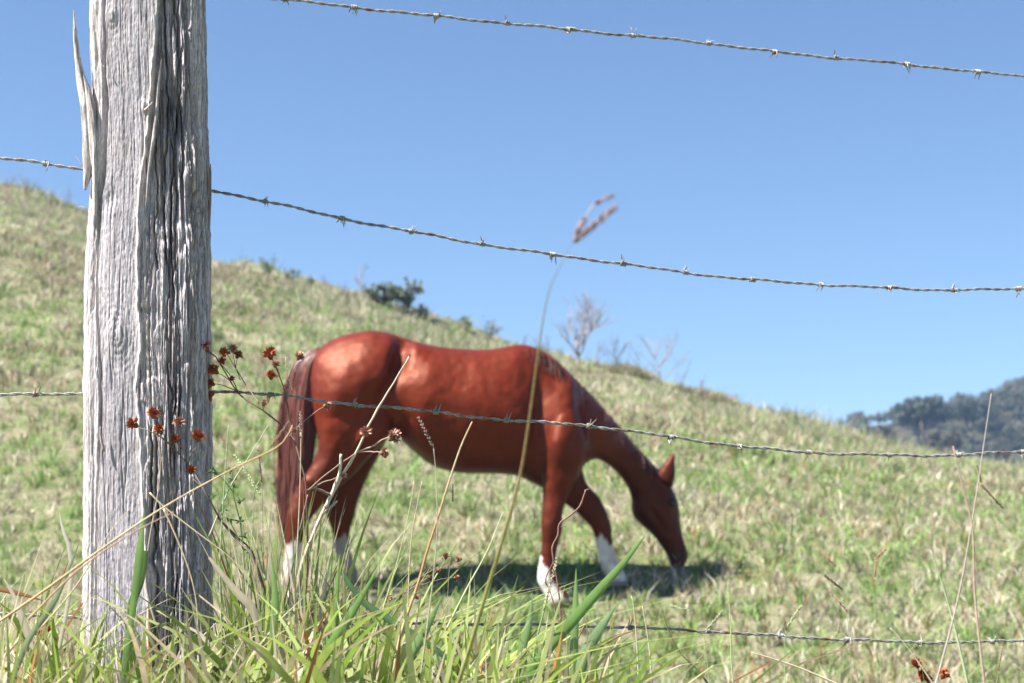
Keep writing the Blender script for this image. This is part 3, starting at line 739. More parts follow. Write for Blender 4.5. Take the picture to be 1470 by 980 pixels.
# hooves: split them off as parts
hoof_of = np.zeros(nv, int)
for i, (x0, x1, y, lo_, hi_) in enumerate(((400, 450, 855, 0, c), (480, 522, 833, c, 99), (780, 826, 857, 0, c), (862, 906, 833, c, 99)), 1):
    hoof_of[(px > x0) & (px < x1) & (py > y) & (co[:, 1] > lo_) & (co[:, 1] < hi_)] = i
nl_ = len(bme.loops); vi = np.zeros(nl_, np.int32); bme.loops.foreach_get('vertex_index', vi)
npz = len(bme.polygons); ls = np.zeros(npz, np.int32); lt = np.zeros(npz, np.int32)
bme.polygons.foreach_get('loop_start', ls); bme.polygons.foreach_get('loop_total', lt)
polys = [vi[s:s + t] for s, t in zip(ls, lt)]
ph = np.array([hoof_of[p].min() for p in polys])
def sub(name, sel, mat, cc):
    pl = [polys[i] for i in np.nonzero(sel)[0]]
    used = np.unique(np.concatenate(pl)); mp = -np.ones(nv, int); mp[used] = np.arange(len(used))
    return mesh_np(name, co2[used], [tuple(mp[p]) for p in pl], mat, horse, cc[used])
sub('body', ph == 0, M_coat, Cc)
for i in range(1, 5):
    hc = np.ones((nv, 3)) * (.30, .25, .20) * (1 if i != 3 else 1.5)
    sub('hoof', ph == i, M_hoof, hc)
bpy.data.meshes.remove(bme)
# eye, both sides
for sgn in (-1, 1):
    e = P(966, 722, c + .245 + HEADY + sgn * .094); bm = bmesh.new(); bmesh.ops.create_uvsphere(bm, u_segments=16, v_segments=12, radius=.020)
    for v in bm.verts: v.co = Vector((v.co.x * 1.15, v.co.y * .8, v.co.z)) + e
    mb = MB(); mb.add([v.co for v in bm.verts], [[q.index for q in f.verts] for f in bm.faces], (0, 0, 0)); bm.free(); mb.build('eye', M_eye, horse)
# tail
tb = MB(); rr = random.Random(3)
tail_c = [(461, 499), (452, 506), (440, 522), (432, 550), (427, 600), (424, 650), (420, 700), (415, 750), (412, 800)]
tail_w = [8, 20, 34, 46, 54, 54, 44, 34, 22]
TY = c - .02
def tail_pt(f, s, dep):
    i = min(int(f * 8), 7); t = f * 8 - i
    x = tail_c[i][0] * (1 - t) + tail_c[i + 1][0] * t; y = tail_c[i][1] * (1 - t) + tail_c[i + 1][1] * t; w = tail_w[i] * (1 - t) + tail_w[i + 1] * t
    return P(x + s * w / 2, y, TY + dep * w / 46 * .07)
for k in range(420):
    a = rr.uniform(0, 6.283); r_ = math.sqrt(rr.uniform(.05, 1))
    s0, d0 = math.cos(a) * r_, math.sin(a) * r_
    f1 = rr.uniform(.72, 1.0); f0 = rr.uniform(0, .12)
    ds = rr.gauss(0, .17)
    pts = [tail_pt(f0 + (f1 - f0) * q / 9, s0 + ds * math.sin(q * .7 + k), d0) for q in range(10)]
    g = rr.uniform(0, 1); col = [(.17, .037, .020), (.23, .065, .042), (.29, .125, .10), (.11, .025, .015)][int(g * 3.99)]
    R0 = rr.uniform(.0022, .0048)
    tb.tube(pts, [R0 * .7] + [R0] * 6 + [R0 * .8, R0 * .5, R0 * .15], col, 4)
tb.build('tail', M_hair, horse)
# mane: lies over both sides of the crest
mn = MB()
crest_px = [(752, 495), (775, 502), (797, 516), (820, 538), (850, 569), (880, 603), (908, 636), (930, 660), (946, 676)]
crest_Y = [c + .03 + .33 * max(0, (q[0] - 800) / 145) ** 1.15 for q in crest_px]
for k in range(620):
    f = rr.uniform(0, 8 - 1e-6); i = int(f); t = f - i
    x = crest_px[i][0] * (1 - t) + crest_px[i + 1][0] * t; y = crest_px[i][1] * (1 - t) + crest_px[i + 1][1] * t; Yc_ = crest_Y[i] * (1 - t) + crest_Y[i + 1] * t
    near = rr.random() < (.35 if x < 815 else .05)
    sg = -1 if near else 1
    ln = rr.uniform(14, 30) if near else rr.uniform(16, 45)
    hw = .05 + .04 * rr.random()
    dx = rr.uniform(0, 10) - 2
    pts = [P(x - 1, y + 2.5, Yc_), P(x + dx * .3, y + .6, Yc_ + sg * hw * .3), P(x + dx * .6, y + ln * .3, Yc_ + sg * (hw + .035)), P(x + dx * .9, y + ln * .65, Yc_ + sg * (hw + .075)), P(x + dx, y + ln, Yc_ + sg * (hw + .115))]
    col = rr.choice([(.09, .022, .012), (.05, .014, .009), (.15, .042, .022), (.11, .03, .016)])
    R0 = rr.uniform(.0015, .0032)
    mn.tube(pts, [R0, R0, R0, R0 * .7, R0 * .2], col, 4, 8)
mn.build('mane', M_hair, horse)

# ------------------------------------------------------------------ trees and shrubs
def branchy(rr, mb, p, d, L, r, depth, col, up=.15, spread=.6, kids=(2, 3), twigs=None, wig=.25):
    n = 5; pts = [p]; q = p.copy(); dd = d.copy()
    for i in range(n):
        dd = (dd + Vector((rr.gauss(0, wig), rr.gauss(0, wig), rr.gauss(0, wig * .6) + up * .3)) * .5).normalized()
        q = q + dd * L / n; pts.append(q)
    mb.tube(pts, [r * (1 - .45 * i / n) for i in range(n + 1)], col, 5)
    if twigs is not None and depth <= 1: twigs += pts[2:]
    if depth > 0:
        for k in range(rr.randint(*kids)):
            i = rr.randint(2, n); a = rr.uniform(0, 6.283)
            nd = (dd + Vector((math.cos(a), math.sin(a) , rr.uniform(-.2, .6))) * spread).normalized()
            branchy(rr, mb, pts[i], nd, L * rr.uniform(.55, .85), r * .58, depth - 1, col, up, spread, kids, twigs, wig)
def leaves(rr, mb, pts, n, sz, spread, cols):
    for k in range(n):
        p = rr.choice(pts) + Vector((rr.gauss(0, spread), rr.gauss(0, spread), rr.gauss(0, spread * .7)))
        a = Vector((rr.gauss(0, 1), rr.gauss(0, 1), rr.gauss(0, 1))).normalized(); b_ = a.orthogonal().normalized(); s = sz * rr.uniform(.6, 1.4)
        c_ = rr.choice(cols); f = rr.uniform(.8, 1.2); c_ = tuple(q * f for q in c_)
        mb.add([p - a * s, p - b_ * s * .45, p + a * s, p + b_ * s * .45], [(0, 1, 2, 3)], c_)
def on_crest(px_, Y): 
    X = (px_ - 735) / F * Y * 1.0
    for _ in range(3):
        z = Hs(X, Y); w = Y * cP + z * sP; X = (px_ - 735) / F * w
    return Vector((X, Y, z))
SC = 34 / F                                           # metres per photo pixel on the crest
def bare_tree(px_, hpx, label, seed, col=(.34, .30, .26), Y=33.5, dep=4, spread=.65, lean=(0, 0, 1), r=None, name='bare_tree', cat='tree', group='leafless saplings along the crest', frac=.36):
    rr = random.Random(seed); b0 = on_crest(px_, Y) - Vector((0, 0, .12))
    t = thing(name, label, cat, tuple(b0), group)
    hgt = hpx * SC; mb = MB(); tw = MB()
    tr = [b0]; q = b0.copy(); d = Vector(lean).normalized()
    for i in range(4):
        d = (d + Vector((rr.gauss(0, .12), rr.gauss(0, .12), .1))).normalized(); q = q + d * hgt * frac / 4; tr.append(q)
    r = r or hgt * .017
    mb.tube(tr, [r * 1.3, r * 1.1, r, r * .9, r * .8], col, 7)
    mb.build('trunk', M_bark, t)
    for k in range(7):
        a = rr.uniform(0, 6.283); i = rr.randint(1, 4)
        nd = (Vector((math.cos(a) * .75, math.sin(a) * .5, rr.uniform(.5, 1.1)))).normalized()
        branchy(rr, tw, tr[i], nd, hgt * rr.uniform(.24, .36), r * .6, dep - 2, col, .2, spread, (2, 4))
    tw.build('branches', M_bark, t)
    return t
bare_tree(832, 135, 'pale leafless sapling on the crest above the horse withers', 11, (.34, .29, .28), dep=5)
bare_tree(950, 95, 'thin leafless sapling on the crest right of the dry mound', 12, (.36, .31, .29), dep=4, r=.018)
bare_tree(885, 70, 'small leafless sapling between two others on the crest', 13, (.30, .26, .25), dep=4, r=.014)
bare_tree(518, 50, 'pale bare stump with twigs left of the leafy bush on the crest', 14, (.30, .26, .23), dep=3, r=.018, group=None, frac=.7)
def leafy(px_, hpx, wpx, nleaf, label, seed, cols, Y=33.5, name='leafy_bush', cat='bush', group=None, sz=.06, lean=0.0):
    rr = random.Random(seed); b0 = on_crest(px_, Y) - Vector((0, 0, .1))
    t = thing(name, label, cat, tuple(b0), group); mb = MB(); lf = MB(); tips = []
    hgt = hpx * SC; w = wpx * SC
    for k in range(5):
        a = rr.uniform(0, 6.283)
        nd = Vector((math.cos(a) * w / hgt * .6 + lean, math.sin(a) * .4, 1)).normalized()
        branchy(rr, mb, b0, nd, hgt * .55, hgt * .014, 2, (.12, .10, .08), .2, .7, (2, 3), tips)
    mb.build('branches', M_bark, t)
    leaves(rr, lf, tips, nleaf, sz, hgt * .045, cols); lf.build('foliage', M_leaf, t, smooth=False)
DG = [(.15, .185, .12), (.19, .22, .14), (.12, .15, .115), (.25, .27, .17)]
LG = [(.20, .24, .11), (.26, .27, .14), (.15, .19, .09)]
leafy(573, 50, 46, 520, 'dark green leafy bush on the crest above the horse back', 21, DG, lean=.25)
leafy(546, 34, 30, 420, 'smaller green brown bush beside the dark bush on the crest', 22, DG + LG)
leafy(600, 22, 22, 260, 'low dark clump at the foot of the dark crest bush', 23, DG[:3])
leafy(668, 30, 9, 90, 'narrow green weed on the crest, left one of a pair', 24, LG, name='tall_weed', cat='weed', sz=.04)
leafy(701, 42, 7, 80, 'slender tall green weed on the crest, right one of a pair', 25, DG, name='tall_weed', cat='weed', sz=.035)
leafy(385, 36, 16, 170, 'dark green weed on the crest right of the post', 26, DG, name='tall_weed', cat='weed', sz=.035)
leafy(415, 26, 14, 110, 'small weed right of the dark green weed on the crest', 27, DG + LG, name='tall_weed', cat='weed', sz=.035)
leafy(440, 22, 16, 90, 'thin weed on the crest halfway between post and bush', 28, LG, name='tall_weed', cat='weed', sz=.03)
# thin dry stalks along the skyline
def dry_weed(px_, hpx, label, seed, Y=33.0):
    rr = random.Random(seed); b0 = on_crest(px_, Y) - Vector((0, 0, .05)); mb = MB()
    hgt = hpx * SC
    for k in range(3):
        branchy(rr, mb, b0, Vector((rr.gauss(0, .25), rr.gauss(0, .2), 1)).normalized(), hgt * .6, .008, 2, (.20, .15, .13), .3, .5, (1, 3))
    tag(mesh_np('dry_weed', np.array(mb.v), mb.f, M_bark, None, np.array(mb.c)), label, 'weed', 'dry weeds along the crest')
for i, (x, h_) in enumerate([(8, 34), (38, 36), (70, 30), (96, 40), (352, 34), (468, 30), (495, 26), (635, 20), (750, 26), (785, 50), (860, 44), (918, 40), (978, 40), (1005, 30), (1060, 20), (1140, 26)]):
    w_ = ['left edge of the picture', 'left part of the crest, second from the picture edge', 'crest left of the post, third from the picture edge', 'crest just left of the splintered post', 'crest just right of the post',
          'crest left of the pale bare stump', 'crest close beside the pale bare stump', 'crest right of the dark bush', 'skyline over the horse withers', 'skyline left of the pale sapling', 'skyline right of the pale sapling', 'top of the dry mound',
          'crest right of the thin sapling', 'crest between thin sapling and far hill', 'falling crest before the far hill', 'crest close to the distant wood'][i]
    dry_weed(x, h_, 'dry thin weed at the ' + w_, 200 + i)
# dry mound of dead grass
def mound(px_, wpx, hpx, label, seed):
    rg = np.random.default_rng(seed); b0 = on_crest(px_, 31.5); n = 1100
    a = rg.uniform(0, 2 * np.pi, n); r = np.sqrt(rg.uniform(0, 1, n)); w = wpx * SC / 2; h = hpx * SC
    X = b0.x + np.cos(a) * r * w; Y = b0.y + np.sin(a) * r * w * .8
    Z = H(X, Y) + h * .55 * (1 - r ** 2) * rg.uniform(0, 1, n) - .03
    hh = rg.uniform(.08, .22, n); c_ = np.concatenate([STRAW[[0, 1, 2, 3]], RUST[1:] * 1.1, GREEN[:1]])[rg.integers(0, 6, n)]
    lean = np.stack([np.cos(a), np.sin(a)], 1) * (hh * r * .9)[:, None] + rg.normal(0, .03, (n, 2))
    v_, f_, c2 = blades_np(np.stack([X, Y, Z], 1), hh, rg.uniform(.012, .026, n), lean, rg.uniform(0, .5, n), c_, ns=2, rng=rg)
    tag(mesh_np('grass_mound', v_, f_, M_pasture, None, c2, smooth=False), label, 'grass mound')
mound(905, 70, 26, 'brown dry mound of dead grass on the crest right of the horse neck', 61)
mound(1010, 70, 16, 'low rusty patch of dead grass down the crest from the brown mound', 62)
mound(835, 44, 14, 'pale dry tuft at the foot of the pale sapling', 63)

# distant trees on the far hill
def crown_mesh(seed, cols, n=2600):
    rr = random.Random(seed); lf = MB(); cl = []
    for k in range(26):
        a = rr.uniform(0, 6.283); e = rr.uniform(-.25, 1.3); r_ = rr.uniform(.55, 1)
        cl.append(Vector((math.cos(a) * math.cos(e) * r_, math.sin(a) * math.cos(e) * r_, .55 * math.sin(e) * r_)))
    for k in range(n):
        q = rr.choice(cl); s = .22
        d = Vector((rr.gauss(0, 1), rr.gauss(0, 1), rr.gauss(0, 1))).normalized() * s * rr.uniform(.5, 1.1)
        p = q + d; a = Vector((rr.gauss(0, 1), rr.gauss(0, 1), rr.gauss(0, 1) + .5)).normalized(); b_ = a.orthogonal().normalized(); w = rr.uniform(.035, .08)
        c_ = rr.choice(cols); f = rr.uniform(.7, 1.3)
        lf.add([p - a * w, p - b_ * w, p + a * w, p + b_ * w], [(0, 1, 2, 3)], tuple(z * f for z in c_))
    return lf
def far_tree(px_, py_, wpx, Y, label, seed, cols, trunk_h=2.4, cname='broadleaf_tree'):
    z_, X_ = P(px_, py_, Y).z, P(px_, py_, Y).x
    R_ = wpx / F * Y / 2
    base = Vector((X_, Y, float(HH(np.array([X_]), np.array([Y]))[0])))
    t = thing(cname, label, 'tree', tuple(base), 'distant trees on the hill')
    lf = crown_mesh(seed, cols); v = np.array(lf.v) * R_ + np.array([X_, Y, z_ - R_ * .1])
    mesh_np('crown', v, lf.f, M_leaf, t, np.array(lf.c), smooth=False)
    rr = random.Random(seed); mb = MB(); top = Vector((X_, Y, z_ + R_ * .1))
    mb.tube([base - Vector((0, 0, .3)), base.lerp(top, .4) + Vector((R_ * .05, 0, 0)), top], [R_ * .11, R_ * .08, R_ * .04], (.16, .13, .10), 7, 6)
    for k in range(6):
        a = rr.uniform(0, 6.283); mb.tube([base.lerp(top, .45), base.lerp(top, .8) + Vector((math.cos(a), math.sin(a), .2)) * R_ * .4, top + Vector((math.cos(a), math.sin(a), .3)) * R_ * .75], [R_ * .05, R_ * .035, R_ * .01], (.16, .13, .10), 5, 5)
    mb.build('trunk', M_bark, t)
FT = [(.05, .062, .038), (.07, .08, .045), (.04, .05, .036)]
FB = [(.13, .11, .08), (.10, .11, .065), (.16, .13, .095)]
far_tree(1322, 594, 92, 170, 'dark domed tree standing out against the sky on the far hill', 71, FT)
far_tree(1392, 592, 74, 185, 'dark round tree right of the domed tree on the far hill', 72, FT)
far_tree(1438, 583, 70, 200, 'wide brown green tree higher up the far hill', 73, FT + FB)
far_tree(1475, 566, 70, 205, 'topmost tree cut by the right picture edge', 74, FT + FB[:1])
far_tree(1262, 622, 46, 160, 'small grey brown tree at the left end of the far wood', 75, FB)
far_tree(1352, 632, 60, 135, 'grey green tree low on the far hill below the domed tree', 76, FB)
# the rest of the wood reads as one mass
wd = [MB(), MB()]; rr = random.Random(9); wv, wf, wc = [], [], []; offn = 0
protos = [crown_mesh(80 + k, FB + FT[:1] if k % 2 else FT + FB[:2], 900) for k in range(4)]
pa = [(np.array(q.v), np.array(q.f), np.array(q.c)) for q in protos]
for k in range(380):
    Y = rr.uniform(120, 225); px_ = rr.uniform(1215, 1900)
    X_ = (px_ - 735) / F * Y * 1.0; z_ = float(HH(np.array([X_]), np.array([Y]))[0])
    R_ = rr.uniform(1.0, 2.3) * (.7 if px_ < 1290 else 1)
    v, f, c_ = pa[k % 4]
    wv.append(v * np.array([R_, R_, R_ * rr.uniform(.8, 1.3)]) + np.array([X_, Y, z_ + R_ * .6])); wf.append(f + offn); wc.append(c_ * rr.uniform(.8, 1.3)); offn += len(v)
tag(mesh_np('wood', np.concatenate(wv), np.concatenate(wf), M_leaf, None, np.concatenate(wc), smooth=False), 'hazy grey brown wood covering the distant hill', 'wood', kind='stuff')

# ------------------------------------------------------------------ foreground: tall grass as one mass
def fore(n, xr, Yr, ytop, wr, pstraw, seed, leanf=.24, pw=1.6, rustp=.035):
    rg = np.random.default_rng(seed)
    px_ = rg.uniform(*xr, n); Y = rg.uniform(*Yr, n)
    # clumping
    cp = rg.uniform(*xr, 60); idx = rg.integers(0, 60, n); k = rg.uniform(0, 1, n) ** .8
    px_ = px_ * k + cp[idx] * (1 - k)
    X = (px_ - 735) / F * Y; Z = H(X, Y) - .01
    yt = np.interp(px_, [q[0] for q in ytop], [q[1] for q in ytop])
    yb = 1000; q = rg.uniform(0, 1, n) ** pw
    tipy = yb - (yb - yt) * q
    v = (490 - tipy) / F; tz = Y * (sP + v * cP) / (cP - v * sP)
    h = np.maximum(tz - Z, .10)
    curl = np.where(rg.uniform(0, 1, n) < .25, rg.uniform(.3, .55, n), rg.uniform(0, .2, n))
    h = h / (1 - curl * .9)
    h = np.minimum(h, .75)
    a = rg.uniform(0, 2 * np.pi, n)
    ll = np.abs(rg.normal(0, leanf, n)) * h + curl * h * .5
    lean = np.stack([np.cos(a), np.sin(a) * .6], 1) * ll[:, None]
    w = rg.uniform(*wr, n)
    dry = rg.uniform(0, 1, n) < pstraw
    FG = np.array([[.30, .41, .07], [.39, .48, .11], [.22, .33, .05], [.48, .52, .20], [.42, .46, .16]])
    FS = np.array([[.62, .52, .35], [.70, .61, .44], [.52, .41, .26], [.64, .51, .32]])
    c_ = np.where(dry[:, None], FS[rg.integers(0, 4, n)], FG[rg.integers(0, 5, n)])
    ru = rg.uniform(0, 1, n) < rustp
    c_ = np.where(ru[:, None], np.array([.48, .19, .07]), c_) * rg.uniform(.8, 1.15, n)[:, None]
    w = np.where(dry, w * .75, w)
    face = rg.normal(0, .5, n)
    return blades_np(np.stack([X, Y, Z], 1), h, w, lean, curl, c_, face=face, ns=6, rng=rg)
TOP1 = [(-100, 770), (0, 760), (60, 775), (120, 820), (180, 850), (300, 830), (330, 720), (400, 660), (470, 700), (520, 780), (600, 800), (700, 820), (760, 850), (900, 880), (1000, 960), (1700, 975)]
TOP2 = [(-100, 840), (100, 850), (300, 860), (400, 780), (500, 840), (700, 870), (900, 900), (1000, 965), (1700, 985)]
ps = [fore(820, (-150, 760), (2.1, 2.75), TOP2, (.010, .022), .44, 301),
      fore(260, (300, 900), (2.0, 2.4), TOP2, (.011, .020), .2, 311, .3, 1.1),
      fore(330, (310, 520), (2.25, 2.75), TOP1, (.003, .010), .48, 302, .16, .9),
      fore(210, (-100, 150), (2.0, 2.7), TOP1, (.003, .009), .40, 303, .22, 1.0),
      fore(170, (480, 930), (2.1, 2.7), TOP1, (.007, .018), .30, 304, .3, 1.2),
      fore(150, (100, 330), (2.1, 2.36), TOP1, (.003, .009), .50, 305, .3, 1.0),
      fore(160, (900, 1650), (2.2, 2.7), [(900, 900), (1000, 940), (1700, 950)], (.002, .006), .5, 306, .3, 2.0),
      fore(620, (-200, 1000), (1.9, 2.9), [(-200, 930), (1000, 990)], (.006, .013), .5, 307, .5, .8),
      fore(500, (900, 1700), (1.9, 2.9), [(900, 1000), (1700, 1005)], (.004, .008), .4, 308, .5, .8)]
off = 0; Vs, Fs, Cs = [], [], []
for v_, f_, c_ in ps: Vs.append(v_); Fs.append(f_ + off); Cs.append(c_); off += len(v_)
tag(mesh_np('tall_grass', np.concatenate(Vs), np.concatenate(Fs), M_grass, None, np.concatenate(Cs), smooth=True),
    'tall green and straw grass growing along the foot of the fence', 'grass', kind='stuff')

# ------------------------------------------------------------------ dried flower plants
def head_src(seed, col, spiky=1.0):
    """a tuft of dry bracts about 18 mm across, opening towards +Z, origin at its base"""
    rr = random.Random(seed); mb = MB()
    mb.tube([Vector((0, 0, -.001)), Vector((0, 0, .002)), Vector((0, 0, .006)), Vector((0, 0, .009))], [.0012, .0032, .0036, .001], tuple(q * .6 for q in col), 8, 5)
    for k in range(80):
        a = rr.uniform(0, 6.283); e = rr.uniform(-.15, 1.45)
        d = Vector((math.cos(a) * math.cos(e), math.sin(a) * math.cos(e), math.sin(e)))
        L_ = rr.uniform(.005, .0088) * spiky; b0 = Vector((0, 0, .004)) + d * .0015
        s_ = d.orthogonal().normalized(); f = rr.uniform(.65, 1.5); c_ = tuple(min(1, q * f) for q in col)
        w = rr.uniform(.0007, .0014)
        mb.add([b0 - s_ * w * .6, b0 + d * L_ * .6 - s_ * w, b0 + d * L_, b0 + d * L_ * .6 + s_ * w, b0 + s_ * w * .6, b0 + d * L_ * .5 + d.cross(s_) * w], [(0, 1, 2, 5), (5, 2, 3, 4)], c_)
    return mb.build('flower_head', M_head)
RUSTC = (.42, .125, .055); BUFF = (.45, .24, .17)
H_src = [head_src(k, RUSTC) for k in range(4)] + [head_src(9, BUFF, .9), head_src(10, BUFF, .8)]
def flower_plant(name, label, cat, root_px, Y, stems, heads, col, group=None, mat=None):
    base = P(*root_px, Y); t = thing(name, label, cat, tuple(base), group)
    mb = MB(); rr = random.Random(hash(label) % 1000 if False else len(label))
    for q in stems:
        pts, r0, r1 = q[0], q[1], q[2]; cc = q[3] if len(q) > 3 else col
        w = [Vector(P(x, y, Y + .012 * math.sin(x * .05 + y * .03))) for x, y in pts]
        n_ = len(w) * 3
        w2, _ = resample(w, 1, n_)
        w2 = [p + Vector((rr.gauss(0, .0003), rr.gauss(0, .0003), rr.gauss(0, .0003))) for p in w2]
        rad = [r0 + (r1 - r0) * i / n_ + (.0005 if i % 6 == 0 and r0 > .0011 else 0) for i in range(n_ + 1)]
        mb.tube(w2, rad, cc, 6)
    mb.build('stem', mat or M_stem, t)
    for x, y, s, k, ax, az in heads:
        o = H_src[k].copy(); COL.objects.link(o); o.name = 'flower_head'; o.parent = t
        d = Vector((ax, -.25, az)).normalized()
        o.location = P(x, y, Y + .012 * math.sin(x * .05 + y * .03)) - base - d * .004 * s
        o.rotation_mode = 'QUATERNION'; o.rotation_quaternion = d.to_track_quat('Z', 'Y'); s = s * 1.3; o.scale = (s, s, s)
    return t
BR = (.16, .09, .065); PK = (.33, .20, .15); PALE = (.60, .49, .36)
flower_plant('dried_flower_plant', 'dry brown branching plant with rust red flower heads right of the post', 'dried plant', (432, 1010), 2.44,
  [([(432, 1010), (436, 900), (441, 800), (440, 704), (431, 662), (421, 628), (406, 612), (378, 589), (344, 566), (323, 533), (308, 510), (298, 503)], .0022, .0009),
   ([(344, 566), (331, 540), (316, 520), (322, 510)], .0009, .0006), ([(372, 579), (350, 548), (338, 527), (326, 508)], .001, .0006, PK), ([(345, 545), (338, 525), (334, 503)], .0007, .0005), ([(338, 527), (341, 512)], .0006, .0005),
   ([(338, 560), (320, 553), (306, 550)], .0007, .0005), ([(340, 563), (318, 563), (303, 566)], .0007, .0005), ([(332, 547), (318, 538), (309, 534)], .0007, .0005),
   ([(421, 628), (415, 598), (409, 564), (397, 528), (389, 512)], .0012, .0008), ([(400, 540), (392, 538), (390, 541)], .0006, .0005), ([(397, 530), (395, 525)], .0006, .0005),
   ([(409, 566), (413, 545), (421, 524), (429, 513)], .0010, .0007, PK), ([(415, 627), (433, 607), (452, 592), (467, 582)], .0009, .0006, PK), ([(378, 589), (377, 578)], .0007, .0006),
   ([(421, 630), (424, 615)], .0007, .0006), ([(440, 704), (458, 704), (475, 712)], .0016, .0018)],
  [(296, 500, 1.05, 0, -.6, .8), (309, 533, 1.05, 1, -.7, .5), (305, 551, .8, 2, -.7, .3), (302, 566, 1.1, 3, -.8, -.2), (322, 508, .85, 1, -.1, 1), (334, 502, .8, 4, .2, 1), (341, 511, .8, 2, .5, 1), (320, 520, .7, 0, -.4, .8),
   (388, 511, 1.1, 3, -.2, 1), (395, 524, .75, 4, .2, 1), (389, 541, .85, 1, 0, 1), (429, 513, .9, 4, .6, 1), (468, 582, .85, 5, 1, .2), (333, 541, .5, 2, 0, -1), (379, 580, .6, 5, 0, 1), (423, 618, .6, 5, 0, 1), (411, 556, .5, 4, .1, 1)], BR)
flower_plant('dried_flower_plant', 'dry plant with rust red flower heads standing in front of the post', 'dried plant', (392, 1020), 2.33,
  [([(392, 1020), (385, 880), (365, 803), (340, 775), (318, 748), (302, 720), (288, 694), (269, 665), (243, 637), (222, 622), (201, 614)], .0020, .0007),
   ([(268, 664), (262, 640), (258, 620), (257, 610)], .0009, .0006, PK), ([(262, 645), (255, 636)], .0006, .0005), ([(270, 665), (277, 648), (284, 632)], .0009, .0006), ([(238, 632), (230, 612), (221, 598)], .0008, .0005), ([(235, 632), (229, 620)], .0006, .0005), ([(290, 697), (280, 690), (274, 680)], .0007, .0005)],
  [(194, 610, 1.0, 0, -.8, .6), (220, 596, .95, 1, 0, 1), (228, 618, .75, 2, 0, 1), (257, 608, .9, 4, 0, 1), (253, 632, .75, 3, -.5, .5), (284, 629, 1.0, 1, 0, 1), (274, 677, .8, 0, 0, 1)], (.17, .12, .10))
flower_plant('dead_stalk', 'thick pale dead stalk leaning right in front of the horse hindquarters', 'dried plant', (405, 1010), 2.40,
  [([(405, 1010), (415, 900), (430, 825), (441, 788), (464, 734), (476, 711), (495, 676), (511, 650), (527, 616), (545, 582), (566, 548), (588, 511)], .0042, .0010, PALE),
   ([(468, 728), (480, 700), (488, 675), (490, 652)], .0032, .0018, (.72, .63, .5)), ([(513, 648), (535, 640), (550, 630), (561, 627)], .0013, .0009, (.45, .33, .25)), ([(513, 649), (530, 648), (547, 649)], .0010, .0008, (.5, .3, .25)),
   ([(443, 703), (462, 686), (485, 668), (511, 650)], .0011, .0012, (.3, .19, .14)), ([(443, 703), (465, 692), (490, 684)], .0010, .0008, (.45, .3, .22)), ([(476, 711), (466, 706), (452, 700)], .0022, .0012, (.3, .2, .16)), ([(462, 738), (475, 727), (484, 719)], .0024, .0015, (.42, .36, .28)),
   ([(430, 762), (436, 735), (442, 710)], .0010, .0008, (.4, .3, .24))],
  [(526, 622, .95, 4, -.1, 1), (563, 628, 1.25, 4, .8, .6), (549, 650, .95, 5, 1, -.1), (492, 683, .7, 5, .6, .3), (588, 511, .25, 5, 0, 1)], PALE)
flower_plant('dried_flower_plant', 'small dried plant with tiny pink brown heads low between the horse legs', 'dried plant', (500, 985), 2.38,
  [([(500, 985), (515, 905), (540, 882), (560, 862), (590, 845), (612, 830), (628, 820), (640, 803)], .0011, .0006), ([(612, 830), (635, 815), (656, 806)], .0007, .0005), ([(590, 845), (625, 833), (653, 829)], .0007, .0005), ([(540, 882), (560, 876), (580, 862), (596, 858)], .0007, .0005)],
  [(640, 800, .62, 4, 0, 1), (658, 804, .6, 5, .5, .8), (628, 820, .5, 4, .5, .8), (654, 829, .55, 5, 1, .2), (559, 860, .6, 4, -.3, 1), (575, 856, .5, 5, 0, 1), (597, 857, .5, 4, .8, .5), (614, 829, .4, 5, .3, .8)], PK)
flower_plant('dried_flower_plant', 'low plant with dark red heads at the bottom right', 'dried plant', (1345, 1060), 2.40,
  [([(1345, 1060), (1338, 1010), (1325, 985), (1318, 960)], .0011, .0007), ([(1338, 1010), (1330, 985), (1324, 972)], .0008, .0006), ([(1342, 1030), (1352, 1000), (1354, 972)], .0009, .0006)],
  [(1317, 955, .9, 0, -.3, 1), (1325, 972, 1.0, 1, 0, 1), (1354, 970, 1.0, 2, .3, 1), (1333, 978, .7, 3, 0, 1)], PK)
flower_plant('dried_flower_plant', 'low rusty plant nearly hidden in the grass left of the post', 'dried plant', (62, 1040), 2.38,
  [([(62, 1040), (60, 960), (55, 912)], .0010, .0007), ([(60, 960), (70, 930), (72, 908)], .0008, .0006)], [(55, 910, .9, 0, -.3, 1), (72, 905, .8, 1, .2, 1), (64, 925, .7, 2, 0, 1)], PK)
for o in H_src: bpy.data.objects.remove(o)

def twig(name, label, cat, Y, stems, col, group=None):
    mb = MB()
    for pts, r0, r1 in stems:
        w = [P(x, y, Y) for x, y in pts]; n_ = len(w) * 4
        w2, _ = resample(w, 1, n_); mb.tube(w2, [r0 + (r1 - r0) * i / n_ + (.0004 if i % 4 == 0 else 0) for i in range(n_ + 1)], col, 6)
    o = mb.build(name, M_stem); return tag(o, label, cat, group)
twig('dry_twig', 'thin crooked brown twig standing in front of the horse front leg', 'twig', 2.5,
     [([(815, 1000), (812, 930), (800, 885), (790, 850), (783, 832), (795, 806)], .0008, .0008), ([(805, 905), (804, 870), (800, 835), (795, 806), (793, 785), (801, 768), (803, 752), (818, 740), (832, 727), (838, 712), (841, 703)], .0013, .0012), ([(801, 755), (812, 756)], .0006, .0004), ([(841, 703), (846, 702)], .0009, .0006), ([(804, 868), (812, 885), (818, 900)], .001, .0008), ([(815, 960), (826, 925), (838, 900), (842, 885)], .0012, .0010)], (.26, .13, .10))
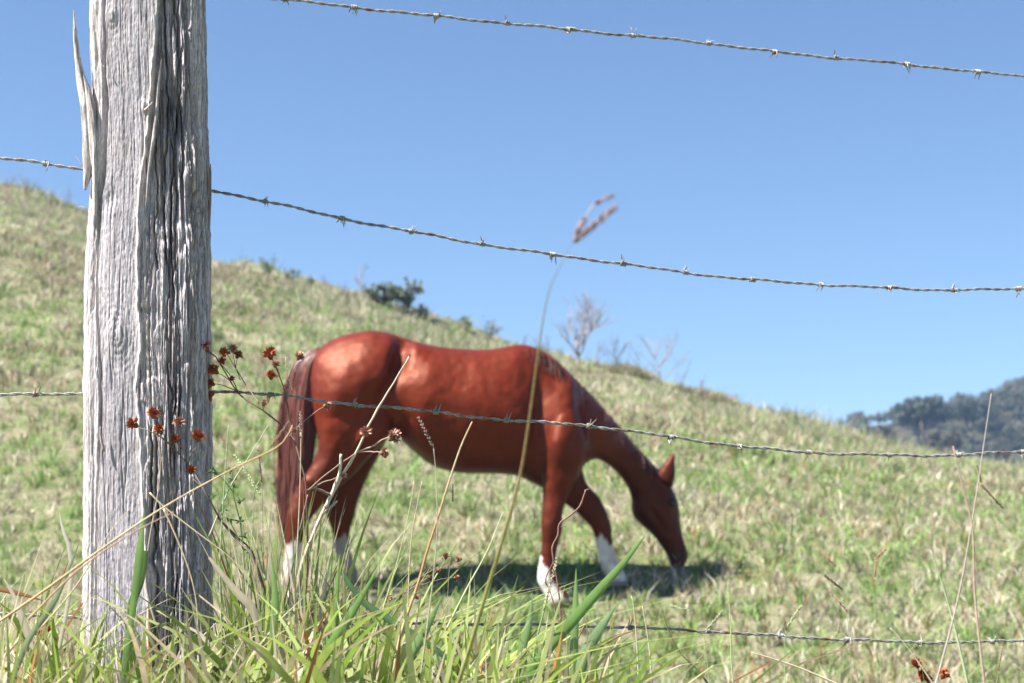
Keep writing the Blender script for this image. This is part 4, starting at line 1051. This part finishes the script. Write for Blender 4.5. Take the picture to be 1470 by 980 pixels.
twig('dry_twig', 'dark thin stem leaning out of the tall grass right of the post', 'twig', 2.46, [([(372, 1010), (368, 870), (366, 800), (340, 770), (312, 742)], .0012, .0010)], (.10, .06, .04))
twig('dry_twig', 'dark bent stem in the bottom right grass', 'twig', 2.35, [([(1030, 1000), (1000, 960), (975, 935), (958, 900), (950, 872)], .0013, .0006)], (.20, .16, .10))
# green weed with small leaves right of the post
t = thing('green_weed', 'small leafy green weed right of the post', 'weed', tuple(P(352, 1010, 2.42)))
mb = MB(); rr = random.Random(5); Yw = 2.42; wl = MB()
for st in ([(352, 1010), (351, 850), (350, 790), (344, 745), (334, 705), (318, 685), (304, 676)], [(344, 745), (336, 715), (334, 690), (332, 675)], [(334, 705), (322, 690), (312, 680)], [(350, 790), (341, 770), (330, 748), (322, 730)]):
    w = [P(x, y, Yw) for x, y in st]; mb.tube(w, [.0009] * len(w), (.10, .17, .05), 5)
for x, y in ((304, 676), (310, 681), (332, 676), (334, 688), (336, 700), (346, 720), (322, 731), (344, 748), (348, 770), (302, 712), (311, 680), (356, 790), (330, 745)):
    for k in range(7):
        a = rr.uniform(0, 6.283); L_ = rr.uniform(.004, .010); p = P(x, y, Yw); d = Vector((math.cos(a), rr.uniform(-.5, .5), math.sin(a) * .7 + .3)).normalized()
        wl.blade([p, p + d * L_ * .5, p + d * L_], [.0008, .0026, .0003], rr.choice([(.09, .18, .05), (.13, .22, .07), (.07, .13, .04)]), None, 4)
mb.build('stem', M_stem, t); wl.build('leaves', M_grass, t)

# ------------------------------------------------------------------ single grass stalks and leaves that stand out
def seed_spike(mb, a, b_, w, n, col, seed=1):
    """row of paired spikelets from a to b"""
    rr = random.Random(seed); d = (b_ - a).normalized(); s = d.cross(Vector((0, 1, 0))).normalized()
    mb.tube([a, b_], .0005, tuple(q * .7 for q in col), 5)
    for k in range(n):
        for sg in (-1, 1):
            p = a.lerp(b_, (k + .25 * (sg > 0)) / n); f = rr.uniform(.7, 1.3)
            e = (d + s * sg * rr.uniform(.3, .6) + Vector((0, rr.uniform(-.3, .3), 0))).normalized()
            L_ = w * rr.uniform(1.2, 1.8)
            mb.tube([p, p + e * L_ * .5, p + e * L_], [w * .12, w * .34, w * .06], tuple(min(1, q * f) for q in col), 5)
def stalk(label, Y, pts, r, col, spikes=(), sc_=(.4, .3, .2), name='grass_stalk', group='seeding grass stalks by the fence', leaf=None, col2=None, top=None, tap=.6):
    t = thing(name, label, 'grass stalk', tuple(P(*pts[0], Y)), group)
    mb = MB(); Yt = Y if top is None else top
    w = [P(x, y, Y + (Yt - Y) * i / (len(pts) - 1)) for i, (x, y) in enumerate(pts)]; n_ = len(w) * 5; Y = Yt
    w2, _ = resample(w, 1, n_)
    cs = []
    mb.tube(w2, [r * max(.08, (1 - tap * i / n_)) ** (1 if top is None else 1.35) for i in range(n_ + 1)], col, 6)
    if col2:
        for i in range(len(mb.c)):
            f = min(1, (i // 6) / n_); k = math.sin(f * 9) * .5 + .5
            mb.c[i] = tuple(col[j] * k + col2[j] * (1 - k) for j in range(3))
    mb.build('stem', M_stem, t)
    for i, (x0, y0, x1, y1, w_, n) in enumerate(spikes):
        sb = MB(); seed_spike(sb, P(x0, y0, Y), P(x1, y1, Y), w_, n, sc_, i + 3); sb.build('seed_head', M_head, t)
    if leaf:
        lb = MB(); lb.blade([P(x, y, Y) for x, y in leaf[0]], leaf[1], leaf[2]); lb.build('leaf', M_grass, t)
    return t
stalk('tallest blurred grass stalk with feathery seed heads against the sky', 1.8, [(640, 1030), (665, 960), (700, 845), (720, 780), (745, 690), (760, 600), (772, 510), (785, 430), (800, 390), (822, 349)], .0027, (.36, .36, .13),
      [(822, 348, 882, 298, .0034, 18), (824, 342, 838, 316, .0032, 8), (853, 292, 880, 280, .0024, 7)], (.30, .22, .24), col2=(.40, .28, .14), group=None, top=1.15, tap=.88)
sb = MB(); sb.tube([P(824, 345, 1.15), P(838, 315, 1.15), P(853, 292, 1.15)], .0006, (.35, .3, .25), 5)
o = sb.build('stem', M_stem, [q for q in bpy.data.objects if q.get('label', '').startswith('tallest blurred')][0])
stalk('orange based stalk crossing the horse belly', 2.15, [(560, 1010), (573, 920), (600, 838), (612, 795), (628, 745), (645, 690), (662, 640), (678, 605)], .0024, (.52, .42, .24), col2=(.46, .24, .10))
stalk('thin straw stalk between the horse legs', 2.3, [(505, 1010), (540, 905), (572, 800), (590, 720), (594, 690)], .0013, (.5, .5, .26))
stalk('upright straw stalk below the horse belly', 2.3, [(590, 1000), (586, 880), (590, 780), (600, 720), (606, 690)], .0015, (.55, .40, .25))
stalk('pale stalk leaning left of the tallest stalk', 2.2, [(640, 905), (670, 845), (700, 790), (722, 735)], .0016, (.52, .52, .28))
stalk('thin vertical stalk with a dark spikelet below the belly', 2.45, [(640, 1000), (643, 850), (650, 760), (650, 722)], .0006, (.35, .32, .2), [(650, 720, 650, 694, .0018, 7)], (.10, .08, .07))
stalk('grey fuzzy stalk over the horse flank', 2.1, [(600, 1000), (625, 800), (627, 700), (622, 640)], .0012, (.40, .36, .26), [(622, 642, 600, 598, .0032, 9)], (.20, .15, .12))
stalk('green seed spike arching in front of the planted leg', 2.4, [(760, 1000), (768, 930), (780, 880), (787, 850)], .0022, (.25, .36, .12), [(780, 878, 800, 800, .0034, 16)], (.46, .42, .26))
stalk('pale green beaded spike right of the post', 2.4, [(400, 1000), (392, 850), (385, 760), (372, 705)], .0009, (.35, .42, .2), [(374, 710, 336, 652, .0030, 16)], (.50, .54, .30))
stalk('dark beaded spike right of the post', 2.45, [(380, 1000), (378, 850), (377, 720), (376, 690)], .0009, (.25, .22, .15), [(376, 692, 371, 645, .0024, 12)], (.20, .17, .11))
stalk('brown beaded spike curving over the horse tail', 2.42, [(415, 604), (408, 613), (400, 623)], .0008, (.3, .2, .15), [(410, 612, 388, 642, .0030, 10)], (.30, .2, .13), group=None)
stalk('tiny beaded spike standing above the wire by the tail', 2.46, [(420, 560), (415, 545), (411, 534)], .0006, (.4, .38, .2), [(412, 538, 410, 512, .0020, 8)], (.48, .44, .28), group=None)
stalk('pale slanting straw stalk rising right of the post', 2.35, [(300, 770), (330, 700), (358, 655), (385, 610)], .0014, (.55, .52, .36))
stalk('dry fuzzy stalk in front of the horse tail', 2.35, [(420, 1000), (424, 850), (430, 720), (432, 640), (432, 620)], .0017, (.46, .45, .28), [(432, 630, 431, 590, .0032, 9)], (.30, .22, .18))
stalk('straight green stalk just right of the post', 2.33, [(322, 1010), (318, 900), (316, 800), (322, 700), (328, 610)], .0017, (.34, .42, .2))
stalk('thin straw stalk right of the green stalk by the post', 2.36, [(356, 1000), (352, 900), (360, 800), (366, 700), (372, 690)], .0014, (.40, .45, .22))
# long broken straws crossing the foot of the post
stalk('long orange straw crossing low over the post', 1.95, [(-20, 905), (60, 850), (150, 785), (235, 728), (330, 675), (400, 640), (420, 610)], .0017, (.56, .36, .18), name='broken_straw', group='broken straws over the post foot', col2=(.55, .45, .28))
stalk('bent straw falling right from a kink on the post', 2.2, [(215, 707), (235, 727), (280, 762), (330, 800), (362, 835)], .0013, (.62, .48, .30), name='broken_straw', group='broken straws over the post foot')
stalk('short straw hanging down from the kink on the post', 2.2, [(235, 730), (255, 775), (272, 820), (282, 865), (285, 930)], .0016, (.6, .46, .28), name='broken_straw', group='broken straws over the post foot')
stalk('faint second straw below the long orange straw', 1.9, [(40, 890), (110, 820), (190, 765), (250, 735)], .0014, (.5, .3, .2), name='broken_straw', group='broken straws over the post foot')
stalk('straw leaning left of the kink over the post face', 2.1, [(60, 900), (110, 840), (150, 775), (188, 728)], .0012, (.6, .5, .34), name='broken_straw', group='broken straws over the post foot')
stalk('curved brown dry straw hugging the post ridge', 2.36, [(225, 900), (210, 840), (214, 780), (228, 700), (230, 650), (222, 610)], .0020, (.42, .33, .24), name='broken_straw', group='broken straws over the post foot')
# seeding stalks at the right
stalk('thin stalk with a brown spike hanging over the right pasture', 2.45, [(1240, 1000), (1222, 900), (1212, 850), (1200, 813)], .0006, (.38, .35, .2), [(1200, 813, 1180, 794, .0024, 8)], (.34, .20, .13))
stalk('stalk with a dark spike above the lowest wire at the right', 2.45, [(1224, 1000), (1218, 900), (1212, 862), (1208, 845)], .0006, (.3, .28, .2), [(1209, 846, 1184, 826, .0030, 11)], (.13, .10, .07))
stalk('stalk with a pinkish spike above the lowest wire at the right', 2.4, [(1234, 1010), (1226, 930), (1220, 890), (1216, 877)], .0006, (.38, .35, .2), [(1216, 877, 1190, 848, .0028, 11)], (.42, .24, .20))
stalk('short upright spikelet touching the lowest wire', 2.5, [(1206, 1000), (1206, 930), (1204, 905)], .0006, (.4, .35, .25), [(1204, 908, 1206, 888, .0024, 6)], (.45, .30, .22))
stalk('thin stalk with a rusty upright spike in mid pasture', 2.3, [(1265, 1000), (1262, 900), (1258, 845), (1256, 828)], .0005, (.4, .38, .24), [(1256, 828, 1258, 805, .0022, 6), (1256, 803, 1272, 788, .0026, 6)], (.44, .22, .14))
stalk('stalk with two dark spikes below the third wire at the right edge', 2.5, [(1480, 1010), (1478, 880), (1462, 780), (1442, 732)], .0005, (.35, .3, .22), [(1440, 730, 1409, 696, .0030, 14), (1409, 692, 1403, 668, .0022, 8)], (.20, .13, .09))
stalk('green beaded spike standing on the lowest wire', 2.5, [(1128, 1010), (1126, 930), (1128, 905)], .0008, (.35, .42, .2), [(1130, 900, 1151, 868, .0030, 11)], (.46, .50, .28))
stalk('green beaded spike leaning right beside the barb', 2.5, [(1015, 1010), (1012, 940), (1014, 905)], .0007, (.35, .42, .2), [(1015, 903, 1038, 876, .0026, 10)], (.46, .50, .28))
stalk('green beaded spike leaning left above the lowest wire', 2.5, [(1020, 1010), (1012, 920), (1002, 890), (992, 877)], .0007, (.33, .38, .2), [(992, 877, 962, 869, .0026, 10)], (.40, .44, .25))
stalk('upright green stalk crossing the lowest wire', 2.35, [(1056, 1010), (1050, 950), (1049, 900), (1045, 836)], .0013, (.36, .46, .2))
stalk('long straw lying across the bottom right', 2.3, [(1240, 1000), (1180, 972), (1130, 952), (1078, 936)], .0018, (.62, .52, .36), name='broken_straw', group='straws at the bottom right')
stalk('thin straw leaning left at the bottom right', 2.35, [(1345, 990), (1318, 950), (1295, 920), (1278, 902)], .0014, (.6, .52, .38), name='broken_straw', group='straws at the bottom right')
stalk('pale green tapering stalk right of the low red heads', 2.1, [(1395, 1010), (1380, 940), (1365, 880), (1350, 830), (1336, 790)], .0018, (.42, .48, .28))
stalk('vertical straw right of the horse muzzle', 2.35, [(918, 1010), (914, 920), (908, 860), (906, 855)], .0014, (.56, .5, .34))
stalk('second vertical straw right of the horse muzzle', 2.35, [(938, 1010), (932, 930), (922, 870)], .0014, (.56, .52, .38))
stalk('spike beside the barb hanging below the lowest wire', 2.45, [(1428, 1020), (1430, 985), (1434, 960)], .0006, (.4, .35, .25), [(1433, 962, 1440, 924, .0024, 9)], (.35, .24, .16))
stalk('blurred bare stalk against the distant wood', 2.0, [(1330, 1030), (1375, 860), (1400, 720), (1412, 640), (1423, 565)], .0013, (.42, .34, .30))
stalk('blurred pinkish stalk under the third wire', 1.9, [(1420, 1040), (1400, 860), (1396, 760), (1380, 690), (1368, 640)], .0016, (.44, .30, .24))

def leaf(label, Y, pts, w, col, c2=None, name='grass_leaf', group='broad grass leaves by the fence'):
    mb = MB(); mb.blade([P(x, y, Y + d) for (x, y, d) in [(q + (0,))[:3] for q in pts]], w, col, None, 16, .18, 0, c2)
    tag(mb.build(name, M_grass), label, 'grass leaf', group)
G1 = (.18, .33, .07); G2 = (.24, .38, .11); G3 = (.29, .41, .19)
leaf('long broad green leaf slanting up in front of the horse muzzle', 2.3, [(720, 1020), (775, 945), (820, 893), (862, 845), (895, 808), (928, 766)], [.010, .014, .0155, .013, .009, .0003], G1, G2)
leaf('upright pointed green leaf right of the planted leg', 2.35, [(826, 1010), (824, 940), (826, 880), (827, 815)], [.008, .012, .010, .0003], G3, G2)
leaf('broad pale leaf bending right below the muzzle', 2.3, [(825, 1000), (838, 945), (860, 905), (884, 870)], [.006, .017, .014, .0003], G3, G3)
leaf('green leaf in front of the post, folded at its tip', 2.1, [(175, 1010), (180, 950), (190, 880), (200, 800), (207, 730)], [.006, .009, .008, .011, .0006], (.15, .27, .06), G2)
leaf('short darker leaf hanging in front of the post foot', 2.15, [(208, 790), (202, 830), (190, 865), (184, 888)], [.008, .011, .011, .003], (.11, .2, .05))
leaf('pale green leaf left of the leaning dead stalk', 2.2, [(395, 1000), (392, 930), (395, 860), (390, 800)], [.008, .011, .010, .001], G2)
leaf('wide green leaf slanting right below the far hind hoof', 2.15, [(440, 1010), (470, 935), (505, 880), (545, 812)], [.006, .012, .011, .0003], G1, G2)
leaf('bright green leaf under the far hind leg', 2.3, [(462, 1010), (470, 930), (480, 880), (488, 795)], [.006, .010, .010, .0003], G2, (.26, .42, .10))
leaf('long leaf sweeping from bottom centre up to the right', 2.2, [(545, 1010), (575, 960), (605, 915), (635, 855)], [.007, .013, .013, .0003], G3, G2)
leaf('dark green bent leaf arching across the bottom centre', 2.25, [(490, 820), (520, 862), (560, 890), (600, 915), (650, 950)], [.005, .009, .010, .010, .006], (.12, .22, .09))
leaf('upright leaf rising left of the planted leg', 2.35, [(735, 1010), (745, 950), (758, 900), (765, 855)], [.006, .012, .010, .0003], G2, G3)
leaf('green leaf from the bottom leaning right under the long broad leaf', 2.25, [(700, 1010), (730, 985), (765, 968), (800, 950)], [.008, .011, .010, .0008], G1)
leaf('pale green leaf on the left half hidden by grass', 2.1, [(10, 1000), (40, 920), (80, 860), (115, 775)], [.005, .008, .007, .0004], (.28, .34, .18))
leaf('bleached dead leaf standing left of the post', 2.25, [(70, 1000), (100, 850), (100, 790), (90, 760), (85, 735)], [.004, .006, .006, .004, .0003], (.66, .58, .42), (.72, .66, .52))
leaf('curled dead leaf at the far left', 2.2, [(60, 960), (38, 905), (22, 860), (5, 830)], [.004, .011, .006, .001], (.62, .50, .40), (.66, .58, .44))
leaf('rust brown dead leaf lying at the left edge', 2.25, [(-20, 843), (20, 850), (62, 862)], [.004, .007, .001], (.36, .17, .07))
leaf('rust brown dead leaf low right of the post', 2.2, [(410, 1010), (425, 940), (435, 900), (438, 870)], [.005, .009, .006, .0005], (.50, .24, .11), (.6, .4, .25))
leaf('pale leaf sheath crossing right of the post foot', 2.2, [(300, 800), (340, 850), (360, 870), (370, 900)], [.003, .010, .012, .006], (.62, .52, .36))

# ------------------------------------------------------------------ haze
bm = bmesh.new(); bmesh.ops.create_cube(bm, size=1)
for v in bm.verts: v.co = Vector((v.co.x * 9000, v.co.y * 9200 , 0 if False else (-9.5 if v.co.z < 0 else 40)))
me = bpy.data.meshes.new('haze'); bm.to_mesh(me); bm.free()
m = bpy.data.materials.new('haze_air'); m.use_nodes = True; nt = m.node_tree
nt.nodes.remove(nt.nodes['Principled BSDF']); pv = nt.nodes.new('ShaderNodeVolumePrincipled')
pv.inputs['Color'].default_value = (.45, .68, 1, 1); pv.inputs['Density'].default_value = .0008; pv.inputs['Anisotropy'].default_value = .2
nt.links.new(pv.outputs[0], nt.nodes['Material Output'].inputs['Volume'])
me.materials.append(m); hz = bpy.data.objects.new('haze', me); COL.objects.link(hz); tag(hz, kind='stuff', label='thin blue haze in the air')
